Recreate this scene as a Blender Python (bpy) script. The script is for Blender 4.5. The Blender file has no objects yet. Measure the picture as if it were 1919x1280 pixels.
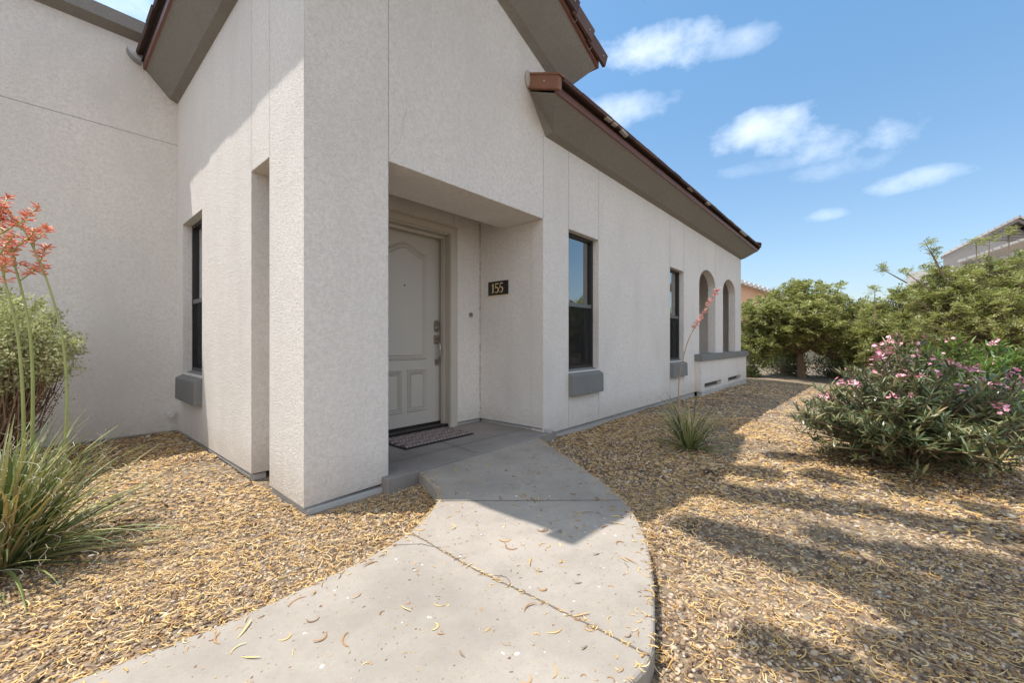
import bpy, bmesh, math, random
import numpy as np
from math import sin, cos, pi, radians, sqrt, atan2
from mathutils import Vector

random.seed(7); rng = np.random.default_rng(11)
scene = bpy.context.scene
COL = scene.collection

# ------------------------------------------------------------------ camera, sky, sun, exposure
CAM = Vector((0, 0, 0.906))
YAW = radians(41.08)
FPX = 772.0
cd = bpy.data.cameras.new('camera'); cam = bpy.data.objects.new('camera', cd); COL.objects.link(cam)
cam.location = CAM; cam.rotation_euler = (radians(90), 0, YAW - radians(90))
cd.sensor_width = 36; cd.lens = FPX / 1919 * 36; cd.clip_start = 0.05; cd.clip_end = 2000
scene.camera = cam
FW = Vector((cos(YAW), sin(YAW), 0)); RT = Vector((sin(YAW), -cos(YAW), 0))
SUN = Vector((-0.2439, 0.2778, 1.0)).normalized()      # towards the sun

w = bpy.data.worlds.new('World'); scene.world = w; w.use_nodes = True
nt = w.node_tree; nt.nodes.clear()
def N(nt, t, **k):
    n = nt.nodes.new(t)
    for a, b in k.items(): setattr(n, a, b)
    return n
out = N(nt, 'ShaderNodeOutputWorld'); bg = N(nt, 'ShaderNodeBackground')
sky = N(nt, 'ShaderNodeTexSky', sky_type='NISHITA')
sky.sun_disc = False
sky.sun_elevation = math.asin(SUN.z); sky.sun_rotation = atan2(SUN.x, SUN.y)
sky.altitude = 350; sky.air_density = 1.0; sky.dust_density = 1.2; sky.ozone_density = 2.2
SKY_STRENGTH = 0.15
CLOUD = 8.5
bg.inputs['Strength'].default_value = SKY_STRENGTH
nt.links.new(bg.outputs[0], out.inputs[0])
tc = N(nt, 'ShaderNodeTexCoord')
def pdir(px, py):
    return (FW + RT * ((px - 960) / FPX) + Vector((0, 0, 1)) * ((640 - py) / FPX)).normalized()
nz = N(nt, 'ShaderNodeTexNoise'); nz.inputs['Scale'].default_value = 8; nz.inputs['Detail'].default_value = 10; nz.inputs['Roughness'].default_value = .60; nz.inputs['Distortion'].default_value = .05
mp = N(nt, 'ShaderNodeMapping'); mp.inputs['Scale'].default_value = (1, 1, 1.5)
nt.links.new(tc.outputs['Generated'], mp.inputs[0]); nt.links.new(mp.outputs[0], nz.inputs['Vector'])
acc = None
def M(op, a, b=None, nt=nt, clamp=False):
    n = N(nt, 'ShaderNodeMath', operation=op, use_clamp=clamp)
    for i, x in enumerate((a, b)):
        if x is None: continue
        if isinstance(x, (int, float)): n.inputs[i].default_value = x
        else: nt.links.new(x, n.inputs[i])
    return n.outputs[0]
# cloud bank directions: (photo-side centre, half extents, strength)
for (cx, cy, wx, wy, st) in [(1225, 88, 120, 44, 1.0), (1380, 75, 70, 26, .55), (1165, 205, 75, 30, .65), (1450, 240, 105, 36, .95), (1515, 252, 110, 34, .9), (1610, 260, 120, 36, .8), (1735, 335, 85, 20, .7),
                             (1590, 308, 95, 20, .4), (1420, 315, 80, 16, .35), (1547, 404, 40, 11, .5), (215, 5, 100, 55, .85)]:
    d0 = pdir(cx, cy); a = d0.cross(Vector((0, 0, 1))).normalized(); b = a.cross(d0).normalized()
    wx *= 1.2; wy *= 1.2
    wa = abs((pdir(cx + wx, cy) - pdir(cx - wx, cy)).length) / 2; wb = (pdir(cx, cy + wy) - pdir(cx, cy - wy)).length / 2
    def dot(vec):
        n = N(nt, 'ShaderNodeVectorMath', operation='DOT_PRODUCT'); n.inputs[1].default_value = vec
        nt.links.new(tc.outputs['Generated'], n.inputs[0]); return n.outputs['Value']
    da = M('MULTIPLY', M('SUBTRACT', dot(a), d0.dot(a)), 1 / wa); db = M('MULTIPLY', M('SUBTRACT', dot(b), d0.dot(b)), 1 / wb)
    r2 = M('ADD', M('MULTIPLY', da, da), M('MULTIPLY', db, db))
    front = M('GREATER_THAN', dot(d0), 0.3)
    e = M('SUBTRACT', 1.0, r2)
    e = M('ADD', e, M('MULTIPLY', M('SUBTRACT', nz.outputs[0], 0.5), 5.0))
    e = M('MULTIPLY', M('MULTIPLY', M('MULTIPLY', e, 0.30, clamp=True), st), front)
    acc = e if acc is None else M('MAXIMUM', acc, e)
# added unseen cloud veil behind the viewpoint, neutral fill for the shaded walls
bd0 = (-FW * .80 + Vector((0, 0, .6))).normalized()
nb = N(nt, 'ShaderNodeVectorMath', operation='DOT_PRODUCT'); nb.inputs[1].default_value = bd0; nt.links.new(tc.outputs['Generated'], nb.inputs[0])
fill_cloud = M('MULTIPLY', M('ADD', M('SUBTRACT', nb.outputs['Value'], .35), M('MULTIPLY', M('SUBTRACT', nz.outputs[0], .5), 1.6)), 1.25, clamp=True)
acc = M('MAXIMUM', acc, fill_cloud)
mx = N(nt, 'ShaderNodeMix', data_type='RGBA')
tint = N(nt, 'ShaderNodeMix', data_type='RGBA', blend_type='MULTIPLY'); tint.inputs[0].default_value = 1.0
tint.inputs[7].default_value = (0.66, 0.90, 0.93, 1)
sz = N(nt, 'ShaderNodeSeparateXYZ'); nt.links.new(tc.outputs['Generated'], sz.inputs[0])
hr = N(nt, 'ShaderNodeValToRGB'); nt.links.new(sz.outputs[2], hr.inputs[0])
hr.color_ramp.elements[0].position = 0.0; hr.color_ramp.elements[0].color = (.80, .70, .66, 1)
hr.color_ramp.elements[1].position = .55; hr.color_ramp.elements[1].color = (.82, 1.07, 1.07, 1)
e_ = hr.color_ramp.elements.new(.16); e_.color = (.86, .88, .84, 1)
nt.links.new(hr.outputs[0], tint.inputs[7])
nt.links.new(sky.outputs[0], tint.inputs[6])
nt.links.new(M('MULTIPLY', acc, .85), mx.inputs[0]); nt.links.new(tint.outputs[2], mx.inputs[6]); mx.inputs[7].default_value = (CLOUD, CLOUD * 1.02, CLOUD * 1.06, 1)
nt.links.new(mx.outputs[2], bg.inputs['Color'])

sl = bpy.data.lights.new('sun', 'SUN'); sl.energy = 3.8; sl.angle = radians(0.53); sl.color = (1, .955, .89)
so = bpy.data.objects.new('sun', sl); COL.objects.link(so); so.rotation_euler = SUN.to_track_quat('Z', 'Y').to_euler(); so.location = SUN * 40
scene.view_settings.view_transform = 'Standard'; scene.view_settings.look = 'None'
scene.view_settings.exposure = 0.60; scene.view_settings.gamma = 1

# ------------------------------------------------------------------ materials
def mat(name):
    m = bpy.data.materials.new(name); m.use_nodes = True; t = m.node_tree
    return m, t, t.nodes['Principled BSDF']
def noise(t, scale, detail=4, rough=.55, vec=None, dist=0):
    n = N(t, 'ShaderNodeTexNoise'); n.inputs['Scale'].default_value = scale; n.inputs['Detail'].default_value = detail; n.inputs['Roughness'].default_value = rough
    n.inputs['Distortion'].default_value = dist
    if vec is None: vec = N(t, 'ShaderNodeNewGeometry').outputs['Position']
    t.links.new(vec, n.inputs['Vector']); return n.outputs[0]
def ramp(t, fac, stops, interp='LINEAR'):
    r = N(t, 'ShaderNodeValToRGB'); r.color_ramp.interpolation = interp
    while len(r.color_ramp.elements) < len(stops): r.color_ramp.elements.new(.5)
    for e, (p, c) in zip(r.color_ramp.elements, stops): e.position = p; e.color = (*c, 1) if len(c) == 3 else c
    t.links.new(fac, r.inputs[0]); return r.outputs[0]
def mixc(t, fac, a, b, mode='MIX'):
    m = N(t, 'ShaderNodeMix', data_type='RGBA', blend_type=mode)
    for i, x in ((0, fac), (6, a), (7, b)):
        if isinstance(x, (int, float)): m.inputs[i].default_value = x
        elif isinstance(x, tuple): m.inputs[i].default_value = (*x, 1)
        else: t.links.new(x, m.inputs[i])
    return m.outputs[2]
def bump(t, h, strength, dist, nrm=None):
    b = N(t, 'ShaderNodeBump'); b.inputs['Strength'].default_value = strength; b.inputs['Distance'].default_value = dist
    t.links.new(h, b.inputs['Height'])
    if nrm is not None: t.links.new(nrm, b.inputs['Normal'])
    return b.outputs[0]
def plain(name, col, rough=.6, metal=0, var=.12, scale=6, bs=None, bd=.002):
    m, t, p = mat(name)
    c = mixc(t, noise(t, scale, 5), tuple(x * (1 - var) for x in col), tuple(min(1, x * (1 + var)) for x in col))
    t.links.new(c, p.inputs['Base Color']); p.inputs['Roughness'].default_value = rough; p.inputs['Metallic'].default_value = metal
    if bs: t.links.new(bump(t, noise(t, bs, 4), .6, bd), p.inputs['Normal'])
    return m
def stucco(name, col, rough_bump=.005, bevel=.012, dirt=True):
    m, t, p = mat(name)
    pos = N(t, 'ShaderNodeNewGeometry').outputs['Position']
    mpn = N(t, 'ShaderNodeMapping'); mpn.inputs['Scale'].default_value = (1, 1, .45); t.links.new(pos, mpn.inputs[0])
    big = noise(t, 1.6, 7, .62, mpn.outputs[0], .4)
    c = ramp(t, big, [(.28, tuple(x * .87 for x in col)), (.5, col), (.72, tuple(x * 1.06 for x in col))])
    fine = noise(t, 34, 5, .7)
    c = mixc(t, ramp(t, fine, [(.33, (0, 0, 0)), (.6, (1, 1, 1))]), tuple(x * .86 for x in col), c)
    if dirt:      # splash-back dirt low on the wall, rain streaks
        sp = N(t, 'ShaderNodeSeparateXYZ'); t.links.new(pos, sp.inputs[0])
        low = N(t, 'ShaderNodeMapRange'); low.inputs[1].default_value = .22; low.inputs[2].default_value = -.08; t.links.new(sp.outputs[2], low.inputs[0])
        f = M('MULTIPLY', M('MULTIPLY', low.outputs[0], noise(t, 9, 5, .7), nt=t), .75, nt=t, clamp=True)
        c = mixc(t, f, c, (.33, .27, .20))
        st = N(t, 'ShaderNodeMapping'); st.inputs['Scale'].default_value = (3.5, 3.5, .6); t.links.new(pos, st.inputs[0])
        sn = noise(t, 1.0, 6, .6, st.outputs[0])
        c = mixc(t, 0.0 if not dirt else ramp(t, sn, [(.54, (0, 0, 0)), (.80, (.30, .30, .30))]), c, tuple(x * .80 for x in col))
    t.links.new(c, p.inputs['Base Color']); p.inputs['Roughness'].default_value = .93; p.inputs['Specular IOR Level'].default_value = .2
    bv = N(t, 'ShaderNodeBevel'); bv.samples = 4; bv.inputs[0].default_value = bevel
    n1 = bump(t, noise(t, 5, 3), .5, .012, bv.outputs[0])
    n2 = bump(t, noise(t, 75, 4, .65, None, .6), .9, rough_bump, n1)
    t.links.new(n2, p.inputs['Normal'])
    return m
def leafmat(name, stops, trans=.35, rough=.5, spec=.4):
    m, t, p = mat(name)
    g = N(t, 'ShaderNodeNewGeometry')
    c = ramp(t, g.outputs['Random Per Island'], stops)
    c = mixc(t, ramp(t, noise(t, 5, 3), [(.35, (0, 0, 0)), (.55, (1, 1, 1))]), mixc(t, .35, c, (.03, .035, .012)), c)
    t.links.new(c, p.inputs['Base Color']); p.inputs['Roughness'].default_value = rough; p.inputs['Specular IOR Level'].default_value = spec
    tr = N(t, 'ShaderNodeBsdfTranslucent'); t.links.new(mixc(t, .5, c, (.40, .44, .10), 'MIX'), tr.inputs[0])
    ms = N(t, 'ShaderNodeMixShader'); ms.inputs[0].default_value = trans
    t.links.new(p.outputs[0], ms.inputs[1]); t.links.new(tr.outputs[0], ms.inputs[2])
    t.links.new(ms.outputs[0], t.nodes['Material Output'].inputs[0])
    return m
def islandmat(name, stops, rough=.7, bs=None):
    m, t, p = mat(name)
    g = N(t, 'ShaderNodeNewGeometry')
    c = ramp(t, g.outputs['Random Per Island'], stops)
    c = mixc(t, noise(t, 120, 2), mixc(t, .25, c, (.1, .06, .03)), c)
    t.links.new(c, p.inputs['Base Color']); p.inputs['Roughness'].default_value = rough
    return m

MS = stucco('stucco_wall', (.745, .69, .635), .008)
MT = stucco('stucco_trim', (.25, .232, .205), .004, .01, False)
MSILL = stucco('stucco_sill', (.215, .212, .20), .003, .008, False)
MFOUND = plain('foundation', (.42, .40, .38), .9, 0, .25, 4, 60, .003)
MFASC = plain('fascia_paint', (.17, .075, .052), .5, 0, .35, 9, 40, .001)
def tilemat():
    m, t, p = mat('roof_tile')
    g = N(t, 'ShaderNodeNewGeometry')
    c = ramp(t, g.outputs['Random Per Island'], [(0, (.055, .032, .03)), (.4, (.115, .05, .04)), (.75, (.16, .07, .05)), (1, (.19, .11, .085))])
    c = mixc(t, noise(t, 22, 5, .7), c, (.07, .05, .045))
    t.links.new(c, p.inputs['Base Color']); p.inputs['Roughness'].default_value = .8
    t.links.new(bump(t, noise(t, 60, 4), .7, .003), p.inputs['Normal']); return m
MTILE = tilemat()
MDARK = plain('underlay', (.03, .032, .04), .9)
MFLASH = plain('flashing', (.30, .31, .31), .45, .6, .15, 8)
MMORT = plain('mortar', (.42, .38, .33), .95, 0, .2, 14, 40, .004)
MJOINT = plain('joint_grey', (.30, .27, .245), .9)  # even grey of the control joint beads
MSLOT = plain('slot_shadow', (.10, .09, .08), .9)
MDOOR = plain('door_paint', (.48, .435, .38), .42, 0, .03, 3, 30, .0004)
MFRAME = plain('door_casing', (.47, .42, .35), .5, 0, .08, 5, 25, .0006)
MBRASS = plain('aged_brass', (.38, .34, .28), .28, .9, .3, 40)
MBRONZE = plain('window_bronze', (.028, .022, .020), .4, .3, .3, 10)
MGREYMETAL = plain('window_rail', (.16, .16, .16), .4, .5, .2, 10)
MBLACK = plain('sign_black', (.012, .012, .014), .25)
MGOLD = plain('sign_gold', (.80, .60, .30), .4, .3, .1, 20)
MCURT = plain('curtain', (.82, .83, .84), .8)
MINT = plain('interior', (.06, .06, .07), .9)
MRUBBER = plain('mat_black', (.018, .015, .018), .9, 0, .2, 60, 300, .001)
MMAT = plain('mat_fibre', (.36, .28, .255), .95, 0, .22, 40, 260, .001)
MPVC = plain('pvc', (.62, .61, .58), .5)
def glassmat():
    m, t, p = mat('window_glass'); t.nodes.remove(p)
    tr = N(t, 'ShaderNodeBsdfTransparent'); tr.inputs[0].default_value = (.55, .6, .6, 1)
    gl = N(t, 'ShaderNodeBsdfGlossy'); gl.inputs['Roughness'].default_value = .01; gl.inputs[0].default_value = (.9, .93, .95, 1)
    fr = N(t, 'ShaderNodeFresnel'); fr.inputs[0].default_value = 1.9
    geo = N(t, 'ShaderNodeNewGeometry')
    t.links.new(bump(t, noise(t, 2.2, 1), .25, .01), gl.inputs['Normal'])
    ms = N(t, 'ShaderNodeMixShader'); t.links.new(M('ADD', M('MULTIPLY', fr.outputs[0], 1.6, nt=t), .12, nt=t, clamp=True), ms.inputs[0])
    t.links.new(tr.outputs[0], ms.inputs[1]); t.links.new(gl.outputs[0], ms.inputs[2]); t.links.new(ms.outputs[0], t.nodes['Material Output'].inputs[0]); return m
MGLASS = glassmat()
def screenmat():
    m, t, p = mat('insect_screen'); t.nodes.remove(p)
    tr = N(t, 'ShaderNodeBsdfTransparent'); df = N(t, 'ShaderNodeBsdfDiffuse'); df.inputs[0].default_value = (.03, .03, .03, 1)
    ms = N(t, 'ShaderNodeMixShader'); ms.inputs[0].default_value = .45
    t.links.new(tr.outputs[0], ms.inputs[1]); t.links.new(df.outputs[0], ms.inputs[2]); t.links.new(ms.outputs[0], t.nodes['Material Output'].inputs[0]); return m
MSCREEN = screenmat()
def concretemat(name, col, spots=True):
    m, t, p = mat(name)
    big = noise(t, 1.3, 6, .6)
    c = ramp(t, big, [(.3, tuple(x * .74 for x in col)), (.5, col), (.72, tuple(x * 1.15 for x in col))])
    c = mixc(t, noise(t, 150, 3, .7), mixc(t, .25, c, (.15, .13, .11)), c)
    md = noise(t, 6, 6, .7); c = mixc(t, ramp(t, md, [(.48, (0, 0, 0)), (.75, (.7, .7, .7))]), c, tuple(x * .70 for x in col))
    c = mixc(t, ramp(t, noise(t, 55, 4, .8), [(.55, (0, 0, 0)), (.72, (.8, .8, .8))]), c, tuple(x * .68 for x in col))
    if spots:
        for sc, th, cc, seed in ((15, .055, (.66, .64, .60), 0), (20, .07, (.12, .045, .02), 7.3), (11, .05, (.24, .16, .08), 3.1), (30, .07, (.16, .10, .07), 5.7), (23, .06, (.66, .64, .6), 15.7)):
            mpn = N(t, 'ShaderNodeMapping'); mpn.inputs['Location'].default_value = (seed, seed * 1.7, 0); t.links.new(N(t, 'ShaderNodeNewGeometry').outputs['Position'], mpn.inputs[0])
            ds = N(t, 'ShaderNodeVectorMath', operation='ADD'); nn = N(t, 'ShaderNodeTexNoise'); nn.inputs['Scale'].default_value = 60; t.links.new(mpn.outputs[0], nn.inputs['Vector'])
            sc2 = N(t, 'ShaderNodeVectorMath', operation='SCALE'); sc2.inputs['Scale'].default_value = .02; t.links.new(nn.outputs['Color'], sc2.inputs[0])
            t.links.new(mpn.outputs[0], ds.inputs[0]); t.links.new(sc2.outputs[0], ds.inputs[1])
            v = N(t, 'ShaderNodeTexVoronoi'); v.inputs['Scale'].default_value = sc; v.inputs['Randomness'].default_value = 1; t.links.new(ds.outputs[0], v.inputs['Vector'])
            sepc = N(t, 'ShaderNodeSeparateColor'); t.links.new(v.outputs['Color'], sepc.inputs[0])
            rad = M('MULTIPLY', M('POWER', sepc.outputs[0], 3.0, nt=t), th * 2.2, nt=t)
            f = M('MULTIPLY', M('LESS_THAN', v.outputs['Distance'], rad, nt=t), .8, nt=t)
            c = mixc(t, f, c, cc)
    t.links.new(c, p.inputs['Base Color']); p.inputs['Roughness'].default_value = .9; p.inputs['Specular IOR Level'].default_value = .25
    t.links.new(bump(t, noise(t, 220, 3, .7), .5, .0012, bump(t, noise(t, 14, 4), .5, .003)), p.inputs['Normal']); return m
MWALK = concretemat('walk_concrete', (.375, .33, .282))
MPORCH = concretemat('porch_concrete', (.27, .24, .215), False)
MGROOVE = plain('groove_dirt', (.16, .13, .10), .95)
def groundmat():
    m, t, p = mat('gravel_soil')
    v = N(t, 'ShaderNodeTexVoronoi'); v.inputs['Scale'].default_value = 42; t.links.new(N(t, 'ShaderNodeNewGeometry').outputs['Position'], v.inputs['Vector'])
    sepc = N(t, 'ShaderNodeSeparateColor'); t.links.new(v.outputs['Color'], sepc.inputs[0])
    c = ramp(t, sepc.outputs[0], [(0, (.13, .09, .065)), (.3, (.25, .175, .115)), (.6, (.36, .265, .165)), (.85, (.43, .34, .225)), (1, (.42, .37, .31))])
    e = ramp(t, v.outputs['Distance'], [(.0, (1, 1, 1)), (.55, (.45, .45, .45))])
    c = mixc(t, 1.0, c, e, 'MULTIPLY')
    c = mixc(t, ramp(t, noise(t, .9, 5, .65), [(.42, (0, 0, 0)), (.65, (.6, .6, .6))]), c, (.30, .215, .135))
    t.links.new(c, p.inputs['Base Color']); p.inputs['Roughness'].default_value = .95
    t.links.new(bump(t, v.outputs['Distance'], -.8, .012), p.inputs['Normal']); return m
MGROUND = groundmat()
MSTONE = islandmat('gravel_stone', [(0, (.06, .04, .03)), (.25, (.21, .135, .085)), (.55, (.42, .295, .185)), (.88, (.54, .40, .265)), (1, (.58, .52, .44))], .85)
MPOD = islandmat('dry_pod', [(0, (.09, .035, .012)), (.18, (.30, .145, .04)), (.45, (.58, .345, .105)), (.8, (.74, .49, .175)), (1, (.76, .59, .31))], .55)
MBARK = plain('bark', (.20, .125, .075), .9, 0, .35, 14, 30, .008)
MTWIG = plain('twig', (.24, .17, .11), .85, 0, .3, 20)
ML_TREE = leafmat('tree_leaf', [(0, (.07, .09, .035)), (.25, (.19, .21, .07)), (.55, (.37, .38, .12)), (.82, (.55, .53, .20)), (1, (.64, .58, .36))], .4)
ML_DARK = leafmat('shrub_leaf', [(0, (.03, .05, .018)), (.5, (.06, .09, .025)), (1, (.11, .13, .04))], .25)
ML_OLE = leafmat('oleander_leaf', [(0, (.02, .04, .02)), (.25, (.08, .12, .055)), (.55, (.20, .24, .11)), (.8, (.34, .33, .17)), (1, (.48, .34, .20))], .18, .35, .55)
ML_OLE2 = leafmat('oleander_leaf_bright', [(0, (.06, .13, .03)), (.5, (.12, .22, .04)), (1, (.22, .30, .07))], .35, .4)
ML_SAGE = leafmat('sage_leaf', [(0, (.30, .33, .14)), (.5, (.56, .59, .30)), (1, (.76, .76, .50))], .35, .7)
ML_YUC = leafmat('yucca_leaf', [(0, (.03, .055, .025)), (.3, (.12, .17, .06)), (.6, (.30, .35, .12)), (.85, (.52, .46, .20)), (1, (.45, .27, .11))], .15, .45)
MFIB = plain('yucca_fibre', (.55, .48, .36), .8)
MSTALK = plain('flower_stalk', (.30, .33, .10), .5, 0, .25, 12)
MSTALKD = plain('flower_stalk_dry', (.34, .22, .12), .7, 0, .25, 12)
MCORAL = islandmat('coral_blossom', [(0, (.66, .13, .07)), (.5, (.84, .27, .16)), (1, (.90, .50, .34))], .5)
MSALM = islandmat('salmon_blossom', [(0, (.62, .16, .15)), (.5, (.78, .30, .25)), (1, (.85, .55, .45))], .5)
MPINK = islandmat('pink_blossom', [(0, (.70, .18, .30)), (.5, (.86, .38, .47)), (1, (.93, .62, .64))], .5)

# ------------------------------------------------------------------ object helpers
def thing(name, label, cat, loc=(0, 0, 0), group=None):
    o = bpy.data.objects.new(name, None); COL.objects.link(o); o.location = loc; o.empty_display_size = .1
    o['label'] = label; o['category'] = cat
    if group: o['group'] = group
    return o
def tag(o, label, cat, group=None, kind=None):
    if label: o['label'] = label
    if cat: o['category'] = cat
    if group: o['group'] = group
    if kind: o['kind'] = kind
    return o
def wloc(o):
    l = Vector(o.location)
    while o.parent: o = o.parent; l += Vector(o.location)
    return l
def link(name, me, m, parent=None, loc=None):
    o = bpy.data.objects.new(name, me); COL.objects.link(o)
    if m: me.materials.append(m)
    if parent: o.parent = parent
    if loc is not None: o.location = loc
    return o
def np_mesh(name, V, F, smooth=False):
    """V (n,3); F list of int arrays (k, s) with s corners"""
    me = bpy.data.meshes.new(name)
    V = np.asarray(V, dtype=np.float32); Fs = [np.asarray(f, dtype=np.int32) for f in F if len(f)]
    me.vertices.add(len(V)); me.vertices.foreach_set('co', V.ravel())
    nl = sum(f.size for f in Fs); npoly = sum(len(f) for f in Fs)
    me.loops.add(nl); me.loops.foreach_set('vertex_index', np.concatenate([f.ravel() for f in Fs]))
    starts = []; o = 0
    for f in Fs:
        starts.append(o + np.arange(len(f)) * f.shape[1]); o += f.size
    me.polygons.add(npoly); me.polygons.foreach_set('loop_start', np.concatenate(starts).astype(np.int32))
    if smooth: me.polygons.foreach_set('use_smooth', np.ones(npoly, dtype=bool))
    me.update(calc_edges=True); me.validate(); return me
class MB:
    def __init__(s): s.v = []; s.f = []
    def add(s, vs, fs):
        n = len(s.v); s.v += [tuple(v) for v in vs]; s.f += [tuple(i + n for i in f) for f in fs]; return s
    def box(s, x0, x1, y0, y1, z0, z1):
        return s.add([(x0, y0, z0), (x1, y0, z0), (x1, y1, z0), (x0, y1, z0), (x0, y0, z1), (x1, y0, z1), (x1, y1, z1), (x0, y1, z1)],
                     [(0, 3, 2, 1), (4, 5, 6, 7), (0, 1, 5, 4), (1, 2, 6, 5), (2, 3, 7, 6), (3, 0, 4, 7)])
    def obox(s, o, a, b, c):
        o, a, b, c = map(Vector, (o, a, b, c))
        return s.add([o, o + a, o + a + b, o + b, o + c, o + a + c, o + a + b + c, o + b + c],
                     [(0, 3, 2, 1), (4, 5, 6, 7), (0, 1, 5, 4), (1, 2, 6, 5), (2, 3, 7, 6), (3, 0, 4, 7)])
    def tube(s, pts, rad, n=8, cap=True):
        pts = [Vector(p) for p in pts]; k = len(pts)
        if not hasattr(rad, '__len__'): rad = [rad] * k
        vs = []; prev = None
        for i, p in enumerate(pts):
            d = (pts[min(i + 1, k - 1)] - pts[max(i - 1, 0)])
            d = d.normalized() if d.length > 1e-9 else Vector((0, 0, 1))
            if prev is None:
                a = d.cross(Vector((0, 0, 1)) if abs(d.z) < .9 else Vector((1, 0, 0))).normalized()
            else:
                a = (prev - d * prev.dot(d)); a = a.normalized() if a.length > 1e-6 else d.orthogonal().normalized()
            prev = a; b = d.cross(a)
            vs += [p + a * (rad[i] * cos(2 * pi * j / n)) + b * (rad[i] * sin(2 * pi * j / n)) for j in range(n)]
        fs = [(i * n + j, i * n + (j + 1) % n, (i + 1) * n + (j + 1) % n, (i + 1) * n + j) for i in range(k - 1) for j in range(n)]
        if cap: fs += [tuple(range(n))[::-1], tuple((k - 1) * n + j for j in range(n))]
        return s.add(vs, fs)
    def prism(s, poly, axis, a, b):
        """poly 2D points extruded along axis from a to b. axis 'x': poly=(y,z); 'y': (x,z); 'z': (x,y)"""
        def P(p, t): return {'x': (t, p[0], p[1]), 'y': (p[0], t, p[1]), 'z': (p[0], p[1], t)}[axis]
        n = len(poly)
        return s.add([P(p, a) for p in poly] + [P(p, b) for p in poly],
                     [tuple(range(n)), tuple(range(2 * n - 1, n - 1, -1))] + [(i, (i + 1) % n, n + (i + 1) % n, n + i) for i in range(n)])
    def sheet(s, outer, holes, axis, a, b):
        """flat wall with holes, extruded from a to b along axis"""
        bm = bmesh.new()
        def P(p, t): return {'x': (t, p[0], p[1]), 'y': (p[0], t, p[1]), 'z': (p[0], p[1], t)}[axis]
        es = []
        for loop in [outer] + holes:
            vs = [bm.verts.new(P(p, a)) for p in loop]
            es += [bm.edges.new((vs[i], vs[(i + 1) % len(vs)])) for i in range(len(vs))]
        bmesh.ops.triangle_fill(bm, use_beauty=True, use_dissolve=False, edges=es)
        bm.verts.index_update()
        V = [v.co.copy() for v in bm.verts]; F = [tuple(v.index for v in f.verts) for f in bm.faces]
        n = len(V); s_ = len(s.v)
        s.add(V, F); ax = 'xyz'.index(axis)
        V2 = []
        for v in V: v = v.copy(); v[ax] = b; V2.append(v)
        s.add(V2, [f[::-1] for f in F])
        bm.free()
        for loop in [outer] + holes:
            m = len(loop)
            s.add([P(p, a) for p in loop] + [P(p, b) for p in loop], [(i, (i + 1) % m, m + (i + 1) % m, m + i) for i in range(m)])
        return s
    def sphere(s, c, r, n=8, m=6, sc=(1, 1, 1)):
        vs = []; fs = []
        for i in range(m + 1):
            th = pi * i / m
            for j in range(n):
                ph = 2 * pi * j / n; vs.append((c[0] + r * sc[0] * sin(th) * cos(ph), c[1] + r * sc[1] * sin(th) * sin(ph), c[2] + r * sc[2] * cos(th)))
        for i in range(m):
            for j in range(n): fs.append((i * n + j, (i + 1) * n + j, (i + 1) * n + (j + 1) % n, i * n + (j + 1) % n))
        return s.add(vs, fs)
    def build(s, name, m, parent=None, smooth=False, merge=0, bevel=0, loc=None):
        base = wloc(parent) if parent else Vector(loc or (0, 0, 0))
        me = bpy.data.meshes.new(name); me.from_pydata([tuple(Vector(v) - base) for v in s.v], [], s.f)
        bm = bmesh.new(); bm.from_mesh(me)
        if merge: bmesh.ops.remove_doubles(bm, verts=bm.verts, dist=merge)
        bmesh.ops.recalc_face_normals(bm, faces=bm.faces)
        if bevel:
            bmesh.ops.bevel(bm, geom=[e for e in bm.edges if len(e.link_faces) == 2 and e.calc_face_angle(0) > .5], offset=bevel, segments=2, affect='EDGES', profile=.5)
        bm.to_mesh(me); bm.free()
        if smooth:
            for p in me.polygons: p.use_smooth = True
        return link(name, me, m, parent, None if parent else base)
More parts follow.
